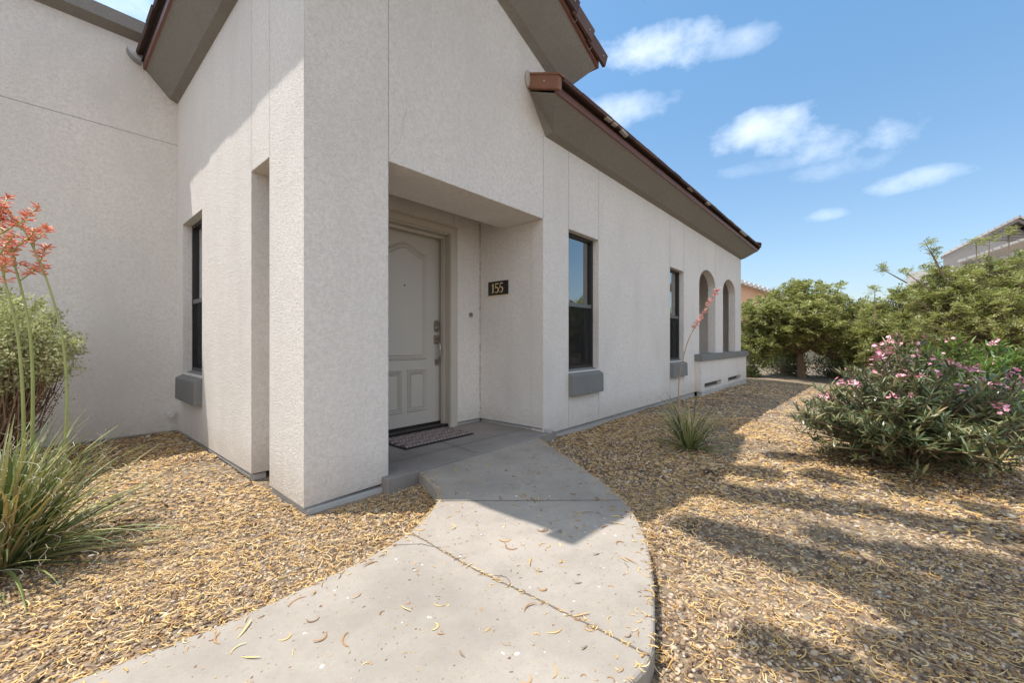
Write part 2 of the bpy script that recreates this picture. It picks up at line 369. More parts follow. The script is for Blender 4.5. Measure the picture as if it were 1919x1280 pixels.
class LB:
    """leaf / petal builder, vectorised into big meshes"""
    def __init__(s): s.V = []; s.T = []; s.Q = []; s.n = 0
    def raw(s, V, T=None, Q=None):
        V = np.asarray(V).reshape(-1, 3); s.V.append(V)
        if T is not None: s.T.append(np.asarray(T).reshape(-1, 3) + s.n)
        if Q is not None: s.Q.append(np.asarray(Q).reshape(-1, 4) + s.n)
        s.n += len(V)
    def leaves(s, P, D, Nn, L, W, fold=.15):
        """rhombic folded leaflets: P base, D direction, Nn normal"""
        P, D, Nn = map(np.asarray, (P, D, Nn)); L = np.asarray(L).reshape(-1, 1) * np.ones((len(P), 1)); W = np.asarray(W).reshape(-1, 1) * np.ones((len(P), 1))
        S = np.cross(D, Nn); S /= np.linalg.norm(S, axis=1, keepdims=True) + 1e-9
        mid = P + D * L * .5
        V = np.stack([P, mid + S * W * .5 + Nn * W * fold, P + D * L, mid - S * W * .5 + Nn * W * fold], 1)
        k = np.arange(len(P)).reshape(-1, 1) * 4
        s.raw(V, T=np.concatenate([k + [0, 1, 2], k + [0, 2, 3]], 0))
    def lances(s, P, D, Nn, L, W, droop=.15):
        """long lance leaves, 3 spans"""
        P, D, Nn = map(np.asarray, (P, D, Nn)); L = np.asarray(L).reshape(-1, 1) * np.ones((len(P), 1)); W = np.asarray(W).reshape(-1, 1) * np.ones((len(P), 1))
        S = np.cross(D, Nn); S /= np.linalg.norm(S, axis=1, keepdims=True) + 1e-9
        Z = np.array([0, 0, 1.]); c = []
        for tt, ww in ((.0, .12), (.33, .5), (.68, .42)):
            b = P + D * L * tt - Z * droop * L * tt * tt
            c += [b - S * W * ww + Nn * W * ww * .3, b + S * W * ww + Nn * W * ww * .3]
        c.append(P + D * L - Z * droop * L)
        V = np.stack(c, 1); k = np.arange(len(P)).reshape(-1, 1) * 7
        s.raw(V, T=k + [4, 5, 6], Q=np.concatenate([k + [0, 1, 3, 2], k + [2, 3, 5, 4]], 0))
    def build(s, name, m, parent=None, smooth=False):
        V = np.concatenate(s.V); F = []
        if s.Q: F.append(np.concatenate(s.Q))
        if s.T: F.append(np.concatenate(s.T))
        base = wloc(parent) if parent else Vector((0, 0, 0))
        return link(name, np_mesh(name, V - np.array(base), F, smooth), m, parent)
def unit(a): return a / (np.linalg.norm(a, axis=-1, keepdims=True) + 1e-9)
def world(f, r, z=0): p = FW * f + RT * r; return Vector((p.x, p.y, z))
def sstep(a, b, x): t = np.clip((x - a) / (b - a), 0, 1); return t * t * (3 - 2 * t)
def gz(x, y):
    """height of the gravel"""
    x = np.asarray(x, float); y = np.asarray(y, float)
    h = -.095 - .10 * sstep(4, 11, x) * sstep(2.2, .6, y) + .012 * np.sin(x * 1.7 + .6) * np.cos(y * 1.3) + .006 * np.sin(x * 5.1 + y * 3.7)
    h = h - .05 * sstep(6, 14, x * .7538 + y * .6571)
    return h
def at(px, py, z): 
    t = (CAM.z - z) * FPX / (py - 640); return world(t, (px - 960) / FPX * t, z)

D0 = 2.464          # front wall plane (y)
X0 = 1.002          # side wall plane (x)
YL = 5.77           # set-back left wall plane (y)
XE = 11.57          # far end of the low wing

# ------------------------------------------------------------------ ground, walk, porch slab
gx = np.concatenate([np.linspace(-400, -12, 8), np.linspace(-10, 22, 130), np.linspace(24, 400, 10)])
gy = np.concatenate([np.linspace(-400, -14, 8), np.linspace(-12, 12, 100), np.linspace(14, 400, 10)])
GX, GY = np.meshgrid(gx, gy, indexing='ij'); V = np.stack([GX, GY, gz(GX, GY)], -1).reshape(-1, 3)
a, b = len(gx), len(gy); I = (np.arange(a - 1)[:, None] * b + np.arange(b - 1)[None, :]).reshape(-1, 1)
tag(link('ground', np_mesh('ground', V, [I + [0, b, b + 1, 1]], True), MGROUND), None, None, kind='structure')

WZ = -.010
Lp = [(786.8, 885), (800, 896), (812, 910), (821, 924), (820, 941), (798, 968), (767.6, 998), (707, 1035), (640, 1068), (560, 1105), (470, 1146), (400, 1175), (302, 1211), (200, 1250), (127.6, 1278)]
Rp = [(1017, 821), (1056.5, 850), (1110, 888.6), (1157, 922), (1186, 955), (1204, 989), (1217.8, 1027), (1226, 1085), (1228.5, 1152), (1226, 1238)]
Lw = [at(px, py, WZ) for px, py in Lp]; Rw = [at(px, py, WZ) for px, py in Rp]
Lw = [Vector((Lw[0].x, 2.392, WZ))] + Lw[1:]; Rw = [Vector((Rw[0].x, 2.392, WZ))] + Rw[1:]
dL = (Lw[-1] - Lw[-3]).normalized()
Lw += [Lw[-1] + dL * k + Vector((-.05 * k * k, .03 * k * k, 0)) for k in (.4, .9, 1.6, 2.6, 4)]
c0 = Rw[-1]; Rw += [c0 + (dL * .12 - Vector((dL.y, -dL.x, 0)) * -.02)]
Rw2 = [c0 + Vector((-.16, .02, 0)), c0 + Vector((-.16, .02, 0)) + dL * 2, c0 + Vector((-.5, .25, 0)) + dL * 5]
outline = [(p.x, p.y) for p in Lw] + [(p.x, p.y) for p in reversed(Rw[:-1] + Rw2)]
def dens(poly, n=3):
    o = []
    for i, p in enumerate(poly):
        q = poly[(i + 1) % len(poly)]; o += [(p[0] + (q[0] - p[0]) * k / n, p[1] + (q[1] - p[1]) * k / n) for k in range(n)]
    return o
# smooth the curbs a little
def chaikin(poly):
    o = []
    for i, p in enumerate(poly):
        q = poly[(i + 1) % len(poly)]; o += [(p[0] * .75 + q[0] * .25, p[1] * .75 + q[1] * .25), (p[0] * .25 + q[0] * .75, p[1] * .25 + q[1] * .75)]
    return o
walk_poly = outline[:1] + chaikin(outline)[1:-2] + outline[-1:]
wp = MB(); n = len(walk_poly)
ar = sum(walk_poly[i][0] * walk_poly[(i + 1) % n][1] - walk_poly[(i + 1) % n][0] * walk_poly[i][1] for i in range(n))
sg = -1 if ar > 0 else 1
inner = []
for i in range(n):
    p0, p1, p2 = [Vector(walk_poly[j % n]) for j in (i - 1, i, i + 1)]
    d = ((p1 - p0).normalized() + (p2 - p1).normalized()); d = d.normalized() if d.length > 1e-6 else Vector((1, 0))
    nn = Vector((-d.y, d.x)) * -sg; inner.append(p1 + nn * .012)
bmw = bmesh.new(); vs = [bmw.verts.new((p[0], p[1], WZ)) for p in inner]
ft = bmw.faces.new(vs)
v1 = [bmw.verts.new((p[0] * .4 + q[0] * .6, p[1] * .4 + q[1] * .6, WZ - .0035)) for p, q in zip(inner, walk_poly)]
v2 = [bmw.verts.new((p[0], p[1], WZ - .012)) for p in walk_poly]; v3 = [bmw.verts.new((p[0], p[1], -.3)) for p in walk_poly]
for A, B in ((vs, v1), (v1, v2), (v2, v3)):
    for i in range(n): bmw.faces.new((A[i], A[(i + 1) % n], B[(i + 1) % n], B[i]))
bmesh.ops.triangulate(bmw, faces=[ft]); bmesh.ops.recalc_face_normals(bmw, faces=bmw.faces)
me = bpy.data.meshes.new('walkway'); bmw.to_mesh(me); bmw.free()
tag(link('walkway', me, MWALK), None, None, kind='structure')
def groove(name, pts, wd, z, m, jit=0):
    mb = MB(); pts = [Vector(p) for p in pts]; P = []
    for i in range(len(pts) - 1):
        k = max(2, int((pts[i + 1] - pts[i]).length / .03)); P += [pts[i].lerp(pts[i + 1], j / k) for j in range(k)]
    P.append(pts[-1]); P = [p + Vector((random.uniform(-jit, jit), random.uniform(-jit, jit), 0)) for p in P]
    vs = []
    for i, p in enumerate(P):
        d = (P[min(i + 1, len(P) - 1)] - P[max(i - 1, 0)]).normalized(); s = Vector((-d.y, d.x, 0)) * wd * random.uniform(.6, 1.2) * .5
        vs += [(p.x + s.x, p.y + s.y, z), (p.x - s.x, p.y - s.y, z)]
    mb.add(vs, [(2 * i, 2 * i + 1, 2 * i + 3, 2 * i + 2) for i in range(len(P) - 1)])
    o = mb.build(name, m); tag(o, None, None, kind='structure'); return o
groove('walkway_joint', [at(823, 939.5, WZ), at(1172, 938, WZ)], .007, WZ + .002, MGROOVE, .001)
groove('walkway_joint', [at(770, 999, WZ), at(890, 1068, WZ), at(1000, 1120, WZ), at(1222, 1231, WZ)], .007, WZ + .002, MGROOVE, .002)
groove('walkway_crack', [at(735, 1022, WZ), at(790, 1021, WZ), at(822, 1026, WZ), at(850, 1045, WZ)], .003, WZ + .002, MGROOVE, .004)
groove('walkway_crack', [at(925, 1078, WZ), at(950, 1083, WZ), at(957, 1095, WZ), at(950, 1102, WZ)], .003, WZ + .002, MGROOVE, .004)
sb = MB().box(1.50, 3.42, 2.392, 3.6, -.28, 0.0)
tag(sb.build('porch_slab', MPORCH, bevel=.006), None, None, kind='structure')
groove('porch_joint', [(1.0, 2.71, 0), (3.3, 2.70, 0)], .012, .002, MGROOVE)
groove('porch_joint', [(2.33, 2.40, 0), (2.36, 2.71, 0), (2.385, 2.93, 0)], .012, .002, MGROOVE)

# ------------------------------------------------------------------ the house
H = thing('house', 'pale stucco house with brown tile roof, open porch, arches and grey eaves', 'house', (1.0, 2.464, 0))
def ellarch(x0, x1, z0, zs, rise, n=18):
    c = (x0 + x1) / 2; r = (x1 - x0) / 2
    return [(x0, z0), (x1, z0)] + [(c + r * cos(pi * i / n), zs + rise * sin(pi * i / n)) for i in range(n + 1)]
WIN = [(3.757, 4.41), (6.732, 7.39)]; ZS, ZH = .575, 2.125
wl = MB()
front = [(X0, -.058), (1.553, -.045), (1.553, 2.13), (3.30, 2.13), (3.30, -.03), (XE, -.03), (XE, 3.12), (3.56, 3.12), (3.56, 3.62), (2.28, 4.12), (X0, 3.62)]
holes = [[(a, ZS), (b, ZS), (b, ZH), (a, ZH)] for a, b in WIN] + [ellarch(8.243, 9.333, .62, 2.0, .33), ellarch(9.905, 11.01, .62, 2.0, .33)]
wl.sheet(front, holes, 'y', D0, D0 + .15)
side = [(D0 + .15, -.058), (3.007, -.05), (3.007, 2.13), (3.36, 2.13), (3.36, -.05), (YL, -.07), (YL, 3.62), (D0 + .15, 3.62)]
WL = (4.73, 5.52)
wl.sheet(side, [[(WL[0], ZS), (WL[1], ZS), (WL[1], 2.15), (WL[0], 2.15)]], 'x', X0, X0 + .15)
wl.box(X0 + .15, 1.553, D0 + .15, 3.007, -.045, 2.13)                      # pillar core
wl.box(X0 + .15, 3.30, D0 + .15, 3.007, 2.13, 2.72)                       # header
wl.box(X0 + .15, 3.30, 3.007, 3.36, 2.72, 2.8)                            # porch ceiling
wl.box(3.30, 3.44, D0 + .15, 3.52, .035, 2.8)                             # porch side wall
wl.sheet([(X0 + .15, .035), (1.895, .035), (1.895, 2.085), (2.91, 2.085), (2.91, .035), (3.30, .035), (3.30, 2.8), (X0 + .15, 2.8)], [], 'y', 3.36, 3.52)
wl.box(3.42, 3.56, D0 + .15, 6.4, 2.85, 3.62)                             # gable side wall over the low roof
wl.build('wall', MS, H, merge=.0005)
lw = MB().box(-9, X0 + .15, YL, 9.5, -.07, 4.06); lw.build('wall', MS, H)['label'] = 'tall set-back stucco wall left of the porch'
bk = MB().box(3.8, XE, 6.6, 6.75, -.1, 5.0).box(XE - .15, XE, D0 + .15, 6.6, -.03, 3.1); bk.prism([(D0 + .15, 3.1), (6.6, 3.1), (6.6, 4.75)], 'x', XE - .15, XE)
bk.build('wall', MS, H)['label'] = 'far end wall of the low wing'
pt = MB().box(7.9, XE - .15, 4.0, 4.1, -.1, 2.8).box(7.8, 7.9, D0 + .15, 4.1, -.1, 2.8).box(7.8, XE - .15, D0 + .15, 4.1, 2.74, 2.84).box(7.9, XE - .15, D0 + .15, 4.0, -.1, .02)
pt.build('patio_enclosure', MS, H)
it = MB().box(3.44, 7.8, 4.6, 4.7, 0, 2.8).box(3.44, 7.8, D0 + .15, 4.6, 2.75, 2.8).box(3.44, 7.8, D0 + .15, 4.6, -.05, 0).box(1.2, 3.4, 4.4, 4.45, 0, 2.6).box(2.4, 2.45, 4.45, 5.7, 0, 2.6)
it.build('interior_wall', MINT, H)
fo = MB().box(3.31, 8.0, D0 + .012, D0 + .1, -.3, -.03).box(X0 + .012, X0 + .1, 3.37, YL, -.3, -.06).box(-9, X0 + .01, YL + .012, YL + .1, -.3, -.07)
fo.box(X0 + .012, 1.565, D0 - .012, 3.0, -.3, -.066).box(3.308, 3.36, 2.40, 3.35, -.1, .035).box(2.93, 3.308, 3.368, 3.42, -.05, .035)
fo.build('foundation', MFOUND, H, bevel=.004)
ws = MB().box(3.306, 7.98, D0 - .008, D0 + .01, -.038, -.028).box(3.292, 3.30, D0 + .01, 3.355, .028, .036).box(2.93, 3.292, 3.352, 3.36, .028, .036)
ws.box(X0 - .008, X0, 3.37, YL, -.076, -.068).box(-9, X0, YL - .008, YL, -.078, -.070).box(X0 - .006, 1.553, D0 - .006, D0, -.066, -.056)
ws.build('weep_screed', MFLASH, H)
MCRK = plain('hairline', (.34, .30, .26), .9)
def crack(pts, axis):
    P = []; pts = [Vector(p) for p in pts]
    for a_, b_ in zip(pts, pts[1:]):
        for k in range(8): P.append(a_.lerp(b_, k / 8) + Vector((random.gauss(0, .006), 0, random.gauss(0, .006))))
    P.append(pts[-1]); MB().tube([((p.x, p.y, p.z) if axis == 'y' else (X0, p.x, p.z)) for p in P], [.0008] * len(P), 4).build('hairline_crack', MCRK, H)
crack([(3.30, D0, 2.13), (3.22, D0, 2.32), (3.05, D0, 2.46)], 'y'); crack([(1.553, D0, 2.13), (1.64, D0, 2.30), (1.70, D0, 2.55)], 'y')
crack([(4.41, D0, .60), (4.55, D0, .42), (4.62, D0, .2)], 'y'); crack([(6.732, D0, 2.12), (6.6, D0, 2.35)], 'y'); crack([(4.41, D0, 2.125), (4.52, D0, 2.4), (4.5, D0, 2.6)], 'y')
# control joints (metal beads) in the stucco
class CJ:
    def box(self, *a): MB().box(*a).build('control_joint', MJOINT, H)
cj = CJ()
def vj(x, z0, z1, y=D0): cj.box(x - .0016, x + .0016, y - .0015, y + .001, z0, z1)
vj(1.553, 2.14, 3.83); vj(3.30, 2.14, 2.97); vj(3.757, 2.13, 2.965); vj(4.41, 2.13, 2.965); vj(3.757, -.028, .33); vj(4.41, -.028, .33)
vj(6.732, 2.13, 2.965); vj(6.732, -.028, .33); vj(7.39, 2.13, 2.965); vj(7.39, -.028, .33); vj(8.243, 2.2, 2.965); vj(9.333, 2.3, 2.965)
cj.box(-9, X0 - .0, YL - .0015, YL + .001, 3.068, 3.073)
cj.box(X0 - .0008, X0 + .001, 3.359, 3.361, 2.14, 3.5); cj.box(X0 - .0008, X0 + .001, 3.006, 3.008, 2.14, 3.5)
cj.box(2.905, 2.909, 3.3585, 3.362, 2.12, 2.7)
# sealant crumbs in the inside corner of the porch
MB().tube([(3.2985 + random.uniform(-.001, .001), 3.3585 + random.uniform(-.001, .001), .05 + 2.2 * k / 90) for k in range(91)], [random.choice((.0006, .0012, .0024, .004)) for k in range(91)], 5).build('corner_sealant', plain('old_sealant', (.14, .075, .05), .9), H)

# eave coves
def strip(mb, A, B):
    n = len(A); mb.add(list(A) + list(B), [(i, i + 1, n + i + 1, n + i) for i in range(n - 1)])
W1 = [(X0, YL, 3.53), (X0, D0, 3.53), (2.28, D0, 4.03), (3.56, D0, 3.53), (3.56, 6.4, 3.53)]
M1 = [(X0 - .07, YL, 3.555), (X0 - .07, D0 - .07, 3.555), (2.28, D0 - .07, 4.075), (3.63, D0 - .07, 3.555), (3.63, 6.4, 3.555)]
O1 = [(.738, YL, 3.77), (.738, 2.17, 3.77), (2.28, 2.17, 4.418), (3.823, 2.17, 3.77), (3.823, 6.4, 3.77)]
ev = MB(); strip(ev, W1, M1); strip(ev, M1, O1); ev.build('eave_soffit', MT, H, merge=.0005)
W2 = [(3.08, D0, 3.30), (3.335, D0, 2.965), (XE, D0, 2.96), (XE, 6.6, 4.70)]
M2 = [(3.085, D0 - .03, 3.29), (3.365, D0 - .075, 3.00), (XE + .07, D0 - .075, 2.995), (XE + .07, 6.6, 4.73)]
O2 = [(3.08, 2.17, 3.17), (3.08, 2.17, 3.17), (XE + .3, 2.17, 3.17), (XE + .3, 6.6, 5.03)]
e2 = MB(); strip(e2, W2, M2); strip(e2, M2, O2); e2.build('eave_soffit', MT, H, merge=.0005)
# fascia boards
def fascia(pts, outn, h, th):
    mb = MB(); n = len(pts)
    for i in range(n - 1):
        a, b = Vector(pts[i]), Vector(pts[i + 1]); na, nb = Vector(outn[i]), Vector(outn[i + 1])
        mb.add([a, b, b + nb * th, a + na * th, a + Vector((0, 0, h)), b + Vector((0, 0, h)), b + nb * th + Vector((0, 0, h)), a + na * th + Vector((0, 0, h))],
               [(0, 3, 2, 1), (4, 5, 6, 7), (0, 1, 5, 4), (1, 2, 6, 5), (2, 3, 7, 6), (3, 0, 4, 7)])
    return mb
fascia(O1, [(-1, 0, 0), (-1, -1, 0), (0, -1, 0), (1, -1, 0), (1, 0, 0)], .075, .022).build('fascia', MFASC, H, merge=.0005)
fascia(O2[1:], [(0, -1, 0), (1, -1, 0), (1, 0, 0)], .068, .022).build('fascia', MFASC, H, merge=.0005)
PITCH = .42; ca = 1 / sqrt(1 + PITCH ** 2); sa = PITCH * ca
# roof decks (dark underlay seen under the tile noses)
dk = MB()
dk.add([(.70, 2.15, 3.85), (.70, YL, 3.85), (2.28, YL, 3.85 + 1.58 * .42), (2.28, 2.15, 3.85 + 1.58 * .42)], [(0, 1, 2, 3)])
dk.add([(3.86, 2.15, 3.85), (3.86, 6.4, 3.85), (2.28, 6.4, 3.85 + 1.58 * .42), (2.28, 2.15, 3.85 + 1.58 * .42)], [(0, 3, 2, 1)])
dk.add([(.70, 2.15, 3.845), (.74, 2.15, 3.845), (.74, YL, 3.845), (.70, YL, 3.845)], [(0, 3, 2, 1)])
dk.build('roof_deck', MDARK, H)
dk = MB().add([(3.09, 2.13, 3.235), (XE + .28, 2.13, 3.235), (XE + .28, 6.7, 3.235 + 4.57 * .42), (3.58, 6.7, 3.235 + 4.57 * .42), (3.58, D0, 3.235 + .334 * .42), (3.09, D0, 3.235 + .334 * .42)], [(0, 1, 2, 3, 4, 5)])
dk.build('roof_deck', MDARK, H)
def tiles(o, adir, bdir, na, nb, w, ex, th=.03, clip=None):
    mb = MB(); o, a, b = Vector(o), Vector(adir).normalized(), Vector(bdir).normalized(); nrm = a.cross(b)
    if nrm.z < 0: nrm = -nrm
    for j in range(nb):
        off = .5 * (j % 2)
        for i in range(-1 if off else 0, na):
            p = o + a * ((i + off) * w) + b * (j * ex + random.uniform(-.008, .008)) + nrm * random.uniform(0, .006)
            if clip and not clip(p): continue
            a0 = 0; a1 = w - .006
            if i == -1: p = p + a * (w * .5); a1 = w * .5 - .006
            if i == na - 1 and off: a1 = w * .5 - .006
            tilt = b * (ex * 1.18) - nrm * .034
            mb.obox(p + nrm * .036, a * a1, tilt, nrm * th)
    return mb
tiles((.69, 2.14, 3.865), (0, 1, 0), (ca, 0, sa), 12, 5, .302, .34).build('roof_tiles', MTILE, H)
tiles((3.905, 2.14, 3.865), (0, 1, 0), (-ca, 0, sa), 14, 5, .302, .34).build('roof_tiles', MTILE, H)
tiles((3.11, 2.10, 3.225), (1, 0, 0), (0, ca, sa), 29, 14, .303, .34, .03, lambda p: p.x > 3.6 or p.y < 2.3).build('roof_tiles', MTILE, H)
# rake trim pieces: overlapping L-shaped tiles
def rake(p0, p1, outd, n, h=.15, th=.018, drop=.03):
    mb = MB(); p0, p1, outd = Vector(p0), Vector(p1), Vector(outd); L = (p1 - p0).length; d = (p1 - p0).normalized(); up = outd.cross(d); up = up if up.z > 0 else -up
    for i in range(n):
        o = p0 + d * (L / n * i) + outd * (.003 * (i % 2))
        ln = d * (L / n * 1.13) + up * drop * -.0
        t0 = .030; q = o + up * .0
        # slab hanging down the face, lower (first) end kicked out
        a = q - up * h * .62; b_ = q + up * h * .38
        k = up * .024
        mb.add([a + k, a + ln, b_ + ln, b_ + k, a + k + outd * (th + .014), a + ln + outd * th, b_ + ln + outd * th, b_ + k + outd * (th + .014)],
               [(0, 1, 2, 3), (4, 7, 6, 5), (0, 4, 5, 1), (3, 2, 6, 7), (0, 3, 7, 4), (1, 5, 6, 2)])
        c = b_; mb.add([c + k, c + ln, c + ln - outd * .13, c + k - outd * .13, c + k + up * .02, c + ln + up * .02, c + ln + up * .02 - outd * .13, c + k + up * .02 - outd * .13],
                       [(0, 3, 2, 1), (4, 5, 6, 7), (0, 1, 5, 4), (1, 2, 6, 5), (2, 3, 7, 6), (3, 0, 4, 7)])
    return mb
r1 = rake((3.93, 2.135, 3.86), (2.28, 2.135, 3.86 + 1.65 * .42), (0, -1, 0), 6); r1.build('rake_tile', MTILE, H)
r1b = rake((.64, 2.135, 3.87), (2.28, 2.135, 3.87 + 1.64 * .42), (0, -1, 0), 6); r1b.build('rake_tile', MTILE, H)
MCOP = plain('copper_brown', (.235, .105, .06), .55, 0, .35, 9, 30, .001)
r2 = MB()
r2.obox((3.045, 2.10, 3.165), (.05, 0, 0), (0, .355, .355 * .42), (0, 0, .135)); r2.obox((3.035, 2.085, 3.285), (.15, 0, 0), (0, .37, .37 * .42), (0, 0, .022))
r2.build('rake_tile', MCOP, H, bevel=.006)['label'] = 'reddish brown end tile where the low roof meets the gable wall'
rr = rake((XE + .31, 2.10, 3.27), (XE + .31, 6.6, 3.27 + 4.5 * .42), (1, 0, 0), 12); rr.build('rake_tile', MTILE, H)
for i in range(6):
    f_ = (i + .25) / 6; MB().sphere((3.93 - 1.65 * f_, 2.10, 3.845 + 1.65 * .42 * f_ + .01), .006, 6, 4).build('tile_nail', MPVC, H)
MB().sphere((3.040, 2.26, 3.30), .006, 6, 4).build('tile_nail', MPVC, H)
# wire ties on the rake
for i in range(1, 5):
    f_ = i / 6; x = 3.93 - 1.65 * f_; z = 3.86 + 1.65 * .42 * f_ - .10
    MB().tube([(x, 2.12, z), (x - .015, 2.14, z - .03), (x - .035, 2.145, z - .02), (x - .03, 2.15, z + .01)], .0022, 5).build('wire_tie', MFLASH, H)
mp_ = MB(); mp_.sphere((3.045, D0 - .012, 3.40), .075, 14, 10, (.55, .38, 1.1)); mp_.build('mortar_plug', MMORT, H, smooth=True)
# scraps of underlay and mortar poking out under the low eave tiles
for (x, l) in ((3.9, .12), (4.05, .09), (4.25, .16), (6.5, .25), (7.4, .2), (9.8, .5)):
    MB().obox((x, 2.085, 3.255), (l, random.uniform(-.01, .01), random.uniform(-.01, .01)), (.01, .04, 0), (0, -.006, .012 + random.random() * .012)).build('underlay_scrap', MMORT, H)
fl = MB()      # kick-out flashing where the left eave dies into the wall
seg = [(0.70 - .115 * sin(radians(90 * i / 8)), 3.80 + .115 * (1 - cos(radians(90 * i / 8)))) for i in range(9)]
for i in range(8):
    (xa, za), (xb, zb) = seg[i], seg[i + 1]; fl.add([(xa, YL - .09, za), (xb, YL - .09, zb), (xb, YL - .002, zb), (xa, YL - .002, za), (xa, YL - .09, za + .004), (xb + .003, YL - .09, zb + .004), (xb + .003, YL - .002, zb + .004), (xa, YL - .002, za + .004)],
        [(0, 3, 2, 1), (4, 5, 6, 7), (0, 1, 5, 4), (1, 2, 6, 5), (2, 3, 7, 6), (3, 0, 4, 7)])
fl.build('kickout_flashing', MFLASH, H)
# parapet cornice on the left wall
MB().prism([(YL, 4.03), (YL - .10, 4.085), (YL - .10, 4.215), (YL + .3, 4.215), (YL + .3, 4.03)], 'x', -9, .9).build('cornice', MT, H)

# windows
def window(parent, axis, plane, a0, a1, z0, z1, zr, label, inward):
    """sash window set in its reveal; axis 'y' -> spans x, faces -y; axis 'x' -> spans y, faces -x"""
    def B(mb, p0, p1, q0, q1, r0, r1):   # p along wall, q depth, r height
        return mb.box(p0, p1, q0, q1, r0, r1) if axis == 'y' else mb.box(q0, q1, p0, p1, r0, r1)
    q = plane + .078
    fr = MB(); t = .035
    B(fr, a0, a0 + t, q, q + .05, z0, z1); B(fr, a1 - t, a1, q, q + .05, z0, z1); B(fr, a0 + t, a1 - t, q, q + .05, z1 - t, z1); B(fr, a0 + t, a1 - t, q, q + .05, z0, z0 + t)
    f = fr.build('window', MBRONZE, parent, bevel=.002); f['label'] = label
    s = MB(); B(s, a0 + t, a1 - t, q + .004, q + .04, zr - .022, zr + .022); B(s, a0 + t, a0 + t + .022, q + .008, q + .035, z0 + t, zr - .022); B(s, a1 - t - .022, a1 - t, q + .008, q + .035, z0 + t, zr - .022)
    B(s, a0 + t + .022, a1 - t - .022, q + .008, q + .035, z0 + t, z0 + t + .022)
    s.build('sash_rail', MGREYMETAL, f)
    g = MB(); B(g, a0 + t, a1 - t, q + .030, q + .034, zr + .022, z1 - t); g.build('pane', MGLASS, f)
    g = MB(); B(g, a0 + t + .022, a1 - t - .022, q + .022, q + .026, z0 + t + .022, zr - .022); g.build('pane', MGLASS, f)
    g = MB(); B(g, a0 + t, a1 - t, q + .001, q + .003, z0 + t, zr - .022); g.build('insect_screen', MSCREEN, f)
    c = MB()
    n = 40; cs = []
    for i in range(n + 1):
        p = a0 + (a1 - a0) * i / n; qq = q + .085 + .012 * sin(i * 1.9)
        if .36 < i / n < .56: continue
        cs.append((p, qq, i))
    for (pa, qa, i), (pb, qb, j) in zip(cs, cs[1:]):
        if j - i > 1: continue
        A = [(pa, qa, z0 + .02), (pb, qb, z0 + .02), (pb, qb, z1), (pa, qa, z1)]
        if axis == 'x': A = [(y, x, z) for x, y, z in A]
        c.add(A, [(0, 1, 2, 3)])
    c.build('curtain', MCURT, f)
    return f
fw1 = window(H, 'y', D0, *WIN[0], ZS + .02, ZH, 1.325, 'dark framed sash window beside the porch on the front wall', 1)
fw2 = window(H, 'y', D0, *WIN[1], ZS + .02, ZH, 1.325, 'dark framed sash window nearer the arches on the front wall', 1)
fw3 = window(H, 'x', X0, *WL, ZS + .02, 2.15, 1.33, 'dark framed sash window on the sunlit side wall', 1)
# sill blocks
for (a0, a1) in WIN:
    sm = MB(); sm.prism([(D0 - .068, .315), (D0 - .062, .535), (D0 + .078, .60), (D0 + .078, .315)], 'x', a0 - .003, a1 + .004)
    sm.build('window_sill', MSILL, H, bevel=.006)
sm = MB(); sm.prism([(X0 - .066, .305), (X0 - .062, .528), (X0 + .078, .60), (X0 + .078, .305)], 'y', WL[0] - .01, WL[1] + .005); sm.build('window_sill', MSILL, H, bevel=.006)

# arch ledge and the drained low wall under it
lg = MB().box(7.955, XE + .13, D0 - .15, D0 + .17, .548, .668); lg.build('arch_ledge', MSILL, H, bevel=.008)
bw = MB().sheet([(7.99, -.025), (8.21, -.025), (11.4, -.03), (XE + .07, -.03), (XE + .07, .548), (7.99, .548)],
                [[(8.21, .02), (9.37, .02), (9.37, .112), (8.21, .112)], [(9.9, .02), (11.06, .02), (11.06, .112), (9.9, .112)]], 'y', D0 - .105, D0 - .001)
bw.build('ledge_wall', MS, H, merge=.0005)
bf = MB().box(8.03, XE + .05, D0 - .11, D0 - .02, -.3, -.027); bf.build('foundation', MFOUND, H, bevel=.006)
bd = MB().box(8.2, 9.4, D0 - .012, D0 - .003, .01, .13).box(9.88, 11.1, D0 - .012, D0 - .003, .01, .13); bd.build('drain_slot', MSLOT, H)

# door
dx0, dx1, dy, dzt = 1.944, 2.861, 3.524, 2.03
df = MB()      # jambs and casing
df.box(1.897, dx0 - .003, 3.362, dy + .06, .0, 2.08).box(dx1 + .003, 2.908, 3.362, dy + .06, .0, 2.08).box(1.897, 2.908, 3.363, dy + .06, dzt + .004, 2.083)
df.box(1.85, 1.905, 3.335, 3.361, 0, 2.105).box(2.852, 2.93, 3.335, 3.361, 0, 2.105).box(1.905, 2.852, 3.335, 3.361, 2.045, 2.105)
df.box(2.845, 2.851, 3.3425, 3.361, 0, 2.045).box(2.905, 2.945, 3.341, 3.36, 0, 2.12).box(1.84, 2.945, 3.3412, 3.3605, 2.105, 2.12)
df.box(2.835, 2.862, 3.44, 3.49, 0, 2.03).box(1.944, 2.835, 3.44, 3.49, 2.0, 2.03)
df.build('door_frame', MFRAME, H)
th = MB().box(1.9, 2.9, 3.40, 3.60, .001, .03); th.build('threshold', MBRONZE, H, bevel=.004)
dr = MB().box(dx0, dx1, dy, dy + .045, .035, dzt)
